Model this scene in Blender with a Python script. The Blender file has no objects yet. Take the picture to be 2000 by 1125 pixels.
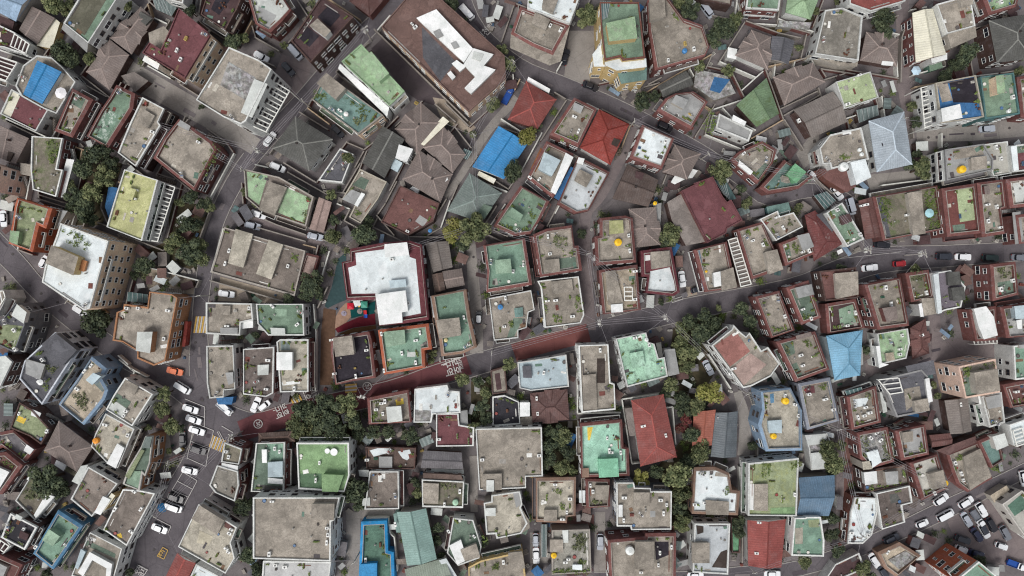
import bpy, math, random, bisect
import numpy as np
from mathutils import Vector
R = random.Random(11)
S = bpy.context.scene
COL = S.collection
H, F, CX, CY = 200.0, 1400.0, 1000.0, 562.5     # camera height, focal length in photo widths/2000, nadir

def W(x, y, z=0.0):                               # a traced point at its own height -> metres
    k = (H - z) / F
    return ((x - CX) * k, -(y - CY) * k)
def lin(c):
    return tuple(((v / 255) / 12.92 if v / 255 <= .04045 else ((v / 255 + .055) / 1.055) ** 2.4) for v in c)

# ------------------------------------------------------------------ materials
SRGB = dict(ls=(176,196,204), cn=(151,144,132), wh=(232,237,234), gn=(92,140,116), gd=(86,118,100), ol=(92,89,70), rd=(110,52,54),
 bl=(40,126,186), bl2=(52,110,165), bl3=(138,164,190), bl4=(82,128,162), blb=(48,152,216), br=(136,121,112), bb=(86,64,62), st=(80,79,84),
 ye=(226,221,196), lt=(196,201,196), gy=(152,153,152), gyd=(96,96,103), gyd2=(112,108,112), gl=(120,140,138), glt=(84,122,122), ms=(122,114,98),
 lg=(150,192,140), lgy=(160,186,112), lgm=(128,146,92), lgn=(124,182,124), mg=(112,140,96), mint=(160,210,176), tl=(88,134,128), tl2=(128,170,160),
 gtl=(54,92,92), ws=(214,224,226), wsg=(188,195,199), rub=(150,148,142), bk=(48,42,52), bk2=(54,52,60), rb=(120,90,82), rbr=(118,80,71),
 rd2=(124,68,62), rt=(140,64,60), rt2=(162,74,68), rr=(172,54,40), rw=(110,74,70), rw2=(112,80,76), rf=(132,68,66), pk=(166,139,130),
 pk2=(180,150,139), rose=(172,108,98), orr=(196,106,84), or3=(176,108,58), tn=(186,170,146), cc=(176,168,150), cc2=(196,186,160), cd=(110,98,92),
 cd2=(130,120,111), cm=(140,134,123), brd=(98,82,76), gb=(124,110,101), gb2=(84,162,106), gg=(118,134,128), gp=(120,111,122), lb=(96,164,206),
 lsb=(160,173,184), bls=(98,129,156), gr2=(108,152,78), gr3=(68,110,68), gn2=(108,166,134), gn3=(88,186,148), gn3l=(118,206,164), lgp=(182,180,170),
 lgp2=(158,175,154), gnw=(100,142,118), gym=(106,115,122), gyv=(152,149,138), ym=(170,166,92), wine=(112,46,52), bd=(70,58,52), rust=(150,88,52),
 ye2=(232,190,36), lgy2=(142,158,104), lgm2=(190,191,190), lt2=(200,205,202), lt3=(190,216,206), gd2=(72,120,96), rb2=(110,89,80), redp=(128,70,62))
SRGB['or'] = (206,148,110); SRGB['or2'] = (192,98,66); SRGB['bw'] = (206,212,222); SRGB['tnb'] = (158,124,104); SRGB['pch'] = (212,170,148)
SRGB['gyb'] = (132,138,150)
WALLC = dict(wh=(214,216,212), br=(135,82,77), cn=(162,154,144), bb=(92,68,62), ye=(218,186,120), gn=(80,130,108), tl=(70,120,120), rbr=(132,80,68), lt=(196,192,184), gy=(150,150,150), gyd=(110,112,118))
WALLC['or'] = (252,208,172); WALLC['pch'] = (236,198,176); WALLC['or3'] = (188,128,86)
FIX = dict(gn=(120,143,123), gd=(107,124,110), gn2=(128,159,140), lgn=(145,171,148), lg=(154,182,145), gr2=(130,160,116), gr3=(94,122,94), gn3=(168,216,192), gn3l=(142,205,171), lgy=(176,191,149),
 ym=(184,184,134), lgm=(141,150,117), mint=(167,206,180), tl=(110,138,132), gd2=(92,124,108), gb2=(112,164,125), lgy2=(156,167,131), gnw=(120,147,128), ol=(100,98,84), rr=(142,62,54), lb=(126,180,211), st=(90,90,87), rt=(138,76,71), bl=(56,142,202), br=(132,120,115), cn=(153,145,134),
 cd2=(133,123,115), rbr=(116,82,78), gb=(130,122,117), bb=(84,64,65), mg=(120,145,112), rd=(112,70,74), wine=(108,58,64))
def desat(c, k):
    l = .3 * c[0] + .59 * c[1] + .11 * c[2]; return tuple(v + (l - v) * k for v in c)
for _d in (SRGB, WALLC):
    for _k in _d:
        _c = _d[_k]
        if _d is SRGB and _k in FIX: _d[_k] = FIX[_k]
        else: _d[_k] = desat(_c, .3 if _c[1] > _c[0] + 6 and _c[1] >= _c[2] else .1 if _c[2] > _c[0] + 40 else .2)
def nd(nt, t, **kw):
    n = nt.nodes.new(t)
    for k, v in kw.items():
        if k in n.inputs: n.inputs[k].default_value = v
        else: setattr(n, k, v)
    return n
def mix(nt, fac, a, b, mode='MIX'):
    m = nt.nodes.new('ShaderNodeMix'); m.data_type = 'RGBA'; m.blend_type = mode
    for i, v in ((0, fac), (6, a), (7, b)):
        if hasattr(v, 'is_linked'): nt.links.new(v, m.inputs[i])
        else: m.inputs[i].default_value = v if i == 0 else (*v[:3], 1)
    return m.outputs[2]
def ramp(nt, src, a, b, va=0.0, vb=1.0):
    r = nt.nodes.new('ShaderNodeMapRange'); r.inputs[1].default_value = a; r.inputs[2].default_value = b
    r.inputs[3].default_value = va; r.inputs[4].default_value = vb
    nt.links.new(src, r.inputs[0]); return r.outputs[0]
def noise(nt, pos, scale, detail=4, rough=.6):
    n = nd(nt, 'ShaderNodeTexNoise', Scale=scale, Detail=detail, Roughness=rough)
    nt.links.new(pos, n.inputs['Vector']); return n.outputs[0]
def scale(c, k): return tuple(min(.9, v * k) for v in c)
def base(name, rough=.9, spec=.2):
    m = bpy.data.materials.new(name); m.use_nodes = True; nt = m.node_tree
    b = nt.nodes['Principled BSDF']; b.inputs['Roughness'].default_value = rough; b.inputs['Specular IOR Level'].default_value = spec
    return m, nt, b
WORN = {'gn','gd','lg','lgn','lgy','gn2','gnw','mint','lgm','tl','ym','gr2','lgy2','gd2','gr3','mg','gn3'}
WHITE = {'wh','ws','wsg','lt','lt2','lt3','ye','ls','lgm2','lgp','gy'}
TILE = {'br','rt','rr','rw','rw2','rf','st','brd','rb','rb2','orr','lb','lsb','bl','bls','gg','rt2','gym','tl2','gb','rbr','gyd','gyd2','lg','mg','ye','ls','lgp2'}
CACHE = {}
def roofmat(code, ribs=False):
    key = (code, ribs)
    if key in CACHE: return CACHE[key]
    c = lin(SRGB[code]); m, nt, b = base('roof_' + code, .85, .25)
    g = nt.nodes.new('ShaderNodeNewGeometry'); oi = nt.nodes.new('ShaderNodeObjectInfo'); pos = g.outputs['Position']
    big = noise(nt, pos, .22, 5, .62); mid = noise(nt, pos, .9, 5, .7); fine = noise(nt, pos, 4.5, 3, .7)
    amp = .66 if code in ('cn','cm','cd','cd2','cc','ms','tn','rub','gyv','rb2') else .44 if code in WORN else .24 if code in WHITE else .36
    col = mix(nt, ramp(nt, big, .36, .64), scale(c, 1 - amp * .62), scale(c, 1 + amp * .5))
    dirt = scale(c, .5) if code not in WHITE else tuple(a * k for a, k in zip(c, (.56, .53, .5)))
    col = mix(nt, ramp(nt, mid, .54, .74, 0, .75 if amp > .4 else .5), col, dirt)
    if code in ('cn','cm','cc','cd2','cd','tn','gyv'):
        st2 = noise(nt, pos, .5, 6, .75)
        col = mix(nt, ramp(nt, st2, .55, .64, 0, .5), col, tuple(min(.75, v * 1.5 + .03) for v in c))
        st3 = noise(nt, pos, 1.9, 4, .8)
        col = mix(nt, ramp(nt, st3, .55, .68, 0, .6), col, scale(c, .42))
    if code in WORN and not ribs:
        w = noise(nt, pos, .75, 7, .78)
        lo, hi = {'gnw': (.53, .56), 'ym': (.5, .68), 'lgm': (.5, .66), 'lg': (.5, .62), 'mint': (.5, .6), 'lgy2': (.48, .62)}.get(code, (.6, .72))
        wc = {'gnw': (.6, .66, .6), 'ym': (.26, .3, .08), 'lgm': (.1, .14, .05), 'lg': (.3, .3, .25), 'mint': (.1, .13, .11), 'lgy2': (.36, .38, .14)}.get(code, tuple(.5 * v + .12 for v in c))
        col = mix(nt, ramp(nt, w, lo, hi, 0, .8), col, wc)
    if code in ('ms', 'mg'):
        w = noise(nt, pos, .42, 6, .7); col = mix(nt, ramp(nt, w, .5, .62, 0, .85), col, (.1, .14, .045))
    if code == 'rub':
        v = nd(nt, 'ShaderNodeTexVoronoi', Scale=1.1); nt.links.new(pos, v.inputs['Vector'])
        hs = nd(nt, 'ShaderNodeHueSaturation', Saturation=.12); nt.links.new(v.outputs['Color'], hs.inputs['Color'])
        col = mix(nt, .5, col, hs.outputs[0]); col = mix(nt, 1, col, (.78, .78, .8), 'MULTIPLY'); col = mix(nt, ramp(nt, mid, .45, .6, 0, .8), col, (.1, .09, .08))
    if code == 'rf':
        w = noise(nt, pos, .9, 5, .7); col = mix(nt, ramp(nt, w, .6, .66, 0, .7), col, (.5, .4, .38))
    if code in ('wsg', 'ws', 'lt', 'wh'):
        w = noise(nt, pos, .55, 7, .75)
        col = mix(nt, ramp(nt, w, .58 if code == 'wsg' else .66, .72 if code == 'wsg' else .84, 0, .5), col, (.27, .25, .23))
    col = mix(nt, ramp(nt, fine, .4, .62, 0, .6 if code not in WHITE else .3), col, scale(c, .5)); col = mix(nt, ramp(nt, noise(nt, pos, 2.4, 5, .8), .55, .66, 0, .5), col, tuple(min(.85, v * 1.35 + .02) for v in c))
    if not ribs and code not in ('gl', 'glt'):
        vc = nd(nt, 'ShaderNodeTexVoronoi', Scale=.24, feature='DISTANCE_TO_EDGE', Randomness=1.0); av = nd(nt, 'ShaderNodeVectorMath', operation='ADD'); wob = nd(nt, 'ShaderNodeTexNoise', Scale=.8, Detail=3)
        nt.links.new(pos, wob.inputs['Vector']); nt.links.new(pos, av.inputs[0]); nt.links.new(wob.outputs['Color'], av.inputs[1]); nt.links.new(av.outputs[0], vc.inputs['Vector'])
        col = mix(nt, ramp(nt, vc.outputs['Distance'], .004, .03, 0.34 if code not in WHITE else .1, 0), col, scale(c, .38))
        pud = noise(nt, pos, .33, 2, .4); col = mix(nt, ramp(nt, pud, .58, .62, 0, .3), col, scale(c, .6)); col = mix(nt, ramp(nt, noise(nt, pos, .28, 3, .5), .6, .63, 0, .28), col, tuple(min(.8, v * 1.35 + .03) for v in c))
    if ribs:
        col = mix(nt, ramp(nt, noise(nt, pos, .4, 6, .7), .5, .68, 0, .5), col, tuple(v * .7 + .09 for v in c)); col = mix(nt, ramp(nt, noise(nt, pos, .7, 6, .75), .55, .7, 0, .55), col, scale(c, .55))
    if ribs or code in ('gl', 'glt'):
        uv = nt.nodes.new('ShaderNodeUVMap'); wv = nd(nt, 'ShaderNodeTexWave', Scale=.5 if code not in ('gl', 'glt') else .28, Distortion=.4)
        wv.inputs['Detail Scale'].default_value = .6
        nt.links.new(uv.outputs[0], wv.inputs['Vector'])
        col = mix(nt, ramp(nt, wv.outputs['Fac'], (.2), .9, .26 if code not in ('gl', 'glt') else .7, 0), col, scale(c, .5))
        bp = nd(nt, 'ShaderNodeBump', Strength=.35, Distance=.08); nt.links.new(wv.outputs['Fac'], bp.inputs['Height']); nt.links.new(bp.outputs[0], b.inputs['Normal'])
    else:
        bp = nd(nt, 'ShaderNodeBump', Strength=.25, Distance=.05); nt.links.new(mid, bp.inputs['Height']); nt.links.new(bp.outputs[0], b.inputs['Normal'])
    hv = nt.nodes.new('ShaderNodeHueSaturation'); hv.inputs['Saturation'].default_value = .96
    nt.links.new(ramp(nt, oi.outputs['Random'], 0, 1, .9, 1.1), hv.inputs['Value']); nt.links.new(col, hv.inputs['Color'])
    nt.links.new(hv.outputs[0], b.inputs['Base Color'])
    if code in ('gl', 'glt'): b.inputs['Roughness'].default_value = .35
    if ribs and code in ('bl', 'lb', 'bls', 'lsb', 'tl2', 'gym'): b.inputs['Roughness'].default_value = .55
    CACHE[key] = m; return m
def wallmat(code):
    key = 'w_' + code
    if key in CACHE: return CACHE[key]
    c = lin(WALLC.get(code) or SRGB[code]); m, nt, b = base('wall_' + code, .88, .2)
    g = nt.nodes.new('ShaderNodeNewGeometry'); oi = nt.nodes.new('ShaderNodeObjectInfo'); pos = g.outputs['Position']
    n1 = noise(nt, pos, .45, 5, .65); n2 = noise(nt, pos, 3.2, 4, .7)
    col = mix(nt, ramp(nt, n1, .34, .66), scale(c, .78), scale(c, 1.12))
    col = mix(nt, ramp(nt, n2, .48, .66, 0, .6), col, scale(c, .5)); col = mix(nt, ramp(nt, noise(nt, pos, .9, 5, .75), .52, .68, 0, .55), col, (.19, .172, .182))
    if code in ('br', 'or2', 'or3', 'wine', 'rbr', 'tnb'):
        bt = nd(nt, 'ShaderNodeTexBrick', Scale=1.7); bt.inputs['Color1'].default_value = (1, 1, 1, 1); bt.inputs['Color2'].default_value = (.72, .72, .74, 1)
        bt.inputs['Mortar'].default_value = (.62, .6, .58, 1); bt.inputs['Mortar Size'].default_value = .03
        nt.links.new(pos, bt.inputs['Vector']); col = mix(nt, .55, col, bt.outputs['Color'], 'MULTIPLY')
        col = mix(nt, ramp(nt, noise(nt, pos, 1.4, 5, .75), .6, .72, 0, .4), col, scale(c, 1.5))
    hv = nt.nodes.new('ShaderNodeHueSaturation'); nt.links.new(ramp(nt, oi.outputs['Random'], 0, 1, .84, 1.12), hv.inputs['Value']); nt.links.new(col, hv.inputs['Color'])
    nt.links.new(hv.outputs[0], b.inputs['Base Color']); CACHE[key] = m; return m
def plain(name, c, rough=.6, spec=.3, var=.18, metal=0):
    if name in CACHE: return CACHE[name]
    m, nt, b = base(name, rough, spec); g = nt.nodes.new('ShaderNodeNewGeometry'); l = lin(c)
    n = noise(nt, g.outputs['Position'], 1.3, 4, .65)
    nt.links.new(mix(nt, ramp(nt, n, .3, .7), scale(l, 1 - var), scale(l, 1 + var)), b.inputs['Base Color'])
    b.inputs['Metallic'].default_value = metal; CACHE[name] = m; return m
def ground(name, c, c2, s=.12, spots=.35):
    m, nt, b = base(name, .95, .15); g = nt.nodes.new('ShaderNodeNewGeometry'); p = g.outputs['Position']; a, d = lin(c), lin(c2)
    col = mix(nt, ramp(nt, noise(nt, p, s, 6, .65), .38, .62), a, d)
    col = mix(nt, ramp(nt, noise(nt, p, .8, 6, .75), .55, .75, 0, spots), col, scale(a, .5))
    col = mix(nt, ramp(nt, noise(nt, p, 1.7, 5, .7), .6, .75, 0, spots), col, scale(d, 1.45))
    col = mix(nt, ramp(nt, noise(nt, p, 7, 3, .7), .4, .7, 0, .25), col, scale(a, .6))
    col = mix(nt, ramp(nt, noise(nt, p, 2.6, 5, .8), .58, .68, 0, .5 if spots > .3 else .25), col, scale(d, 1.7)); col = mix(nt, ramp(nt, noise(nt, p, 2.1, 6, .8), .56, .68, 0, .6 if spots > .3 else .25), col, scale(a, .4))
    v = nd(nt, 'ShaderNodeTexVoronoi', Scale=.13, feature='DISTANCE_TO_EDGE'); nt.links.new(p, v.inputs['Vector'])
    col = mix(nt, ramp(nt, v.outputs['Distance'], 0, .02, .35, 0), col, scale(a, .55))
    nt.links.new(col, b.inputs['Base Color']); return m
def leafmat(name, c1, c2, c3):
    m, nt, b = base(name, .75, .25); g = nt.nodes.new('ShaderNodeNewGeometry'); oi = nt.nodes.new('ShaderNodeObjectInfo')
    col = mix(nt, g.outputs['Random Per Island'], lin(c1), lin(c2))
    tc = nt.nodes.new('ShaderNodeTexCoord')
    col = mix(nt, ramp(nt, noise(nt, tc.outputs['Object'], 2.2, 3), .42, .62), col, lin(c3))
    hv = nt.nodes.new('ShaderNodeHueSaturation'); nt.links.new(ramp(nt, oi.outputs['Random'], 0, 1, .75, 1.25), hv.inputs['Value']); nt.links.new(col, hv.inputs['Color'])
    nt.links.new(hv.outputs[0], b.inputs['Base Color']); return m

# ------------------------------------------------------------------ objects
def mesh_data(name, v, f, mats, mi=None, uv=None):
    me = bpy.data.meshes.new(name); me.from_pydata(v, [], f)
    for m in mats: me.materials.append(m)
    if mi: me.polygons.foreach_set('material_index', mi)
    if uv:
        l = me.uv_layers.new(name='UVMap'); l.data.foreach_set('uv', [x for p in uv for x in p])
    me.update(); return me
def link(name, data, parent=None, loc=(0, 0, 0), rz=0.0, sc=None):
    o = bpy.data.objects.new(name, data); COL.objects.link(o)
    o.location = loc; o.rotation_euler = (0, 0, rz)
    if sc: o.scale = sc
    if parent: o.parent = parent
    return o
def tag(o, label, cat=None, group=None, kind=None):
    if label: o['label'] = label
    if cat: o['category'] = cat
    if group: o['group'] = group
    if kind: o['kind'] = kind
    return o
class MB:
    def __init__(s): s.v, s.f, s.m, s.u = [], [], [], []
    def face(s, pts, mi=0, uv=None):
        i = len(s.v); s.v += [tuple(p) for p in pts]; s.f.append(list(range(i, i + len(pts)))); s.m.append(mi)
        s.u += uv if uv else [(p[0], p[1]) for p in pts]
    def prism(s, poly, z0, z1, mi=0, top=None, bottom=False):
        n = len(poly)
        for i in range(n):
            a, b = poly[i], poly[(i + 1) % n]
            L = math.hypot(b[0] - a[0], b[1] - a[1])
            s.face([(*a, z0), (*b, z0), (*b, z1), (*a, z1)], mi, [(0, z0), (L, z0), (L, z1), (0, z1)])
        if top is not None: s.face([(*p, z1) for p in poly], top)
        if bottom: s.face([(*p, z0) for p in reversed(poly)], mi)
    def box(s, cx, cy, z0, lx, ly, lz, ang=0, mi=0, top=None):
        c, n = math.cos(ang), math.sin(ang)
        P = [(cx + c * a * lx / 2 - n * b * ly / 2, cy + n * a * lx / 2 + c * b * ly / 2) for a, b in ((-1, -1), (1, -1), (1, 1), (-1, 1))]
        s.prism(P, z0, z0 + lz, mi, mi if top is None else top, True)
    def bar(s, a, b, w, h, z, mi=0):
        L = math.hypot(b[0] - a[0], b[1] - a[1])
        s.box((a[0] + b[0]) / 2, (a[1] + b[1]) / 2, z, L, w, h, math.atan2(b[1] - a[1], b[0] - a[0]), mi)
    def cyl(s, cx, cy, z0, r, h, n=14, r2=None, mi=0, cap=True):
        r2 = r if r2 is None else r2
        A = [(cx + r * math.cos(6.2832 * i / n), cy + r * math.sin(6.2832 * i / n), z0) for i in range(n)]
        B = [(cx + r2 * math.cos(6.2832 * i / n), cy + r2 * math.sin(6.2832 * i / n), z0 + h) for i in range(n)]
        for i in range(n): s.face([A[i], A[(i + 1) % n], B[(i + 1) % n], B[i]], mi)
        if cap: s.face(B, mi)
    def done(s, name, mats, parent=None, off=(0, 0, 0), **kw):
        v = [(p[0] - off[0], p[1] - off[1], p[2] - off[2]) for p in s.v]
        return link(name, mesh_data(name, v, s.f, mats, s.m, s.u), parent, **kw)
def area(p): return .5 * sum(p[i][0] * p[(i + 1) % len(p)][1] - p[(i + 1) % len(p)][0] * p[i][1] for i in range(len(p)))
def ccw(p): return p if area(p) > 0 else p[::-1]
def inset(p, d):
    n = len(p); out = []
    for i in range(n):
        a, b, c = p[i - 1], p[i], p[(i + 1) % n]
        e1 = (b[0] - a[0], b[1] - a[1]); e2 = (c[0] - b[0], c[1] - b[1])
        l1 = math.hypot(*e1) or 1e-6; l2 = math.hypot(*e2) or 1e-6
        n1 = (-e1[1] / l1, e1[0] / l1); n2 = (-e2[1] / l2, e2[0] / l2)
        m = (n1[0] + n2[0], n1[1] + n2[1]); q = m[0] ** 2 + m[1] ** 2
        k = 2 * d / max(q, .6)
        out.append((b[0] + m[0] * k, b[1] + m[1] * k))
    return out
def inset_var(p, ds):
    n = len(p); L = []
    for i in range(n):
        a, b = p[i], p[(i + 1) % n]; l = math.hypot(b[0] - a[0], b[1] - a[1]) or 1e-6; u = ((b[0] - a[0]) / l, (b[1] - a[1]) / l); L.append(((a[0] - u[1] * ds[i], a[1] + u[0] * ds[i]), u))
    out = []
    for i in range(n):
        (A, u), (B, v) = L[i - 1], L[i]; d = u[0] * v[1] - u[1] * v[0]; m = max(ds[i - 1], ds[i])
        if abs(d) < .35: q = (p[i][0] - v[1] * (ds[i - 1] + ds[i]) / 2, p[i][1] + v[0] * (ds[i - 1] + ds[i]) / 2)
        else: t = ((B[0] - A[0]) * v[1] - (B[1] - A[1]) * v[0]) / d; q = (A[0] + u[0] * t, A[1] + u[1] * t)
        out.append(q)
    return out
def inside(pt, poly):
    x, y = pt; r = False; n = len(poly)
    for i in range(n):
        (x1, y1), (x2, y2) = poly[i], poly[(i + 1) % n]
        if (y1 > y) != (y2 > y) and x < (x2 - x1) * (y - y1) / (y2 - y1) + x1: r = not r
    return r
def cen(p): return (sum(q[0] for q in p) / len(p), sum(q[1] for q in p) / len(p))
def pts(s): return [tuple(float(v) for v in q.split(',')) for q in s.split()]
SKY_STRENGTH, SUN_STRENGTH, EXPO = .1, 1.3, .34
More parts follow.
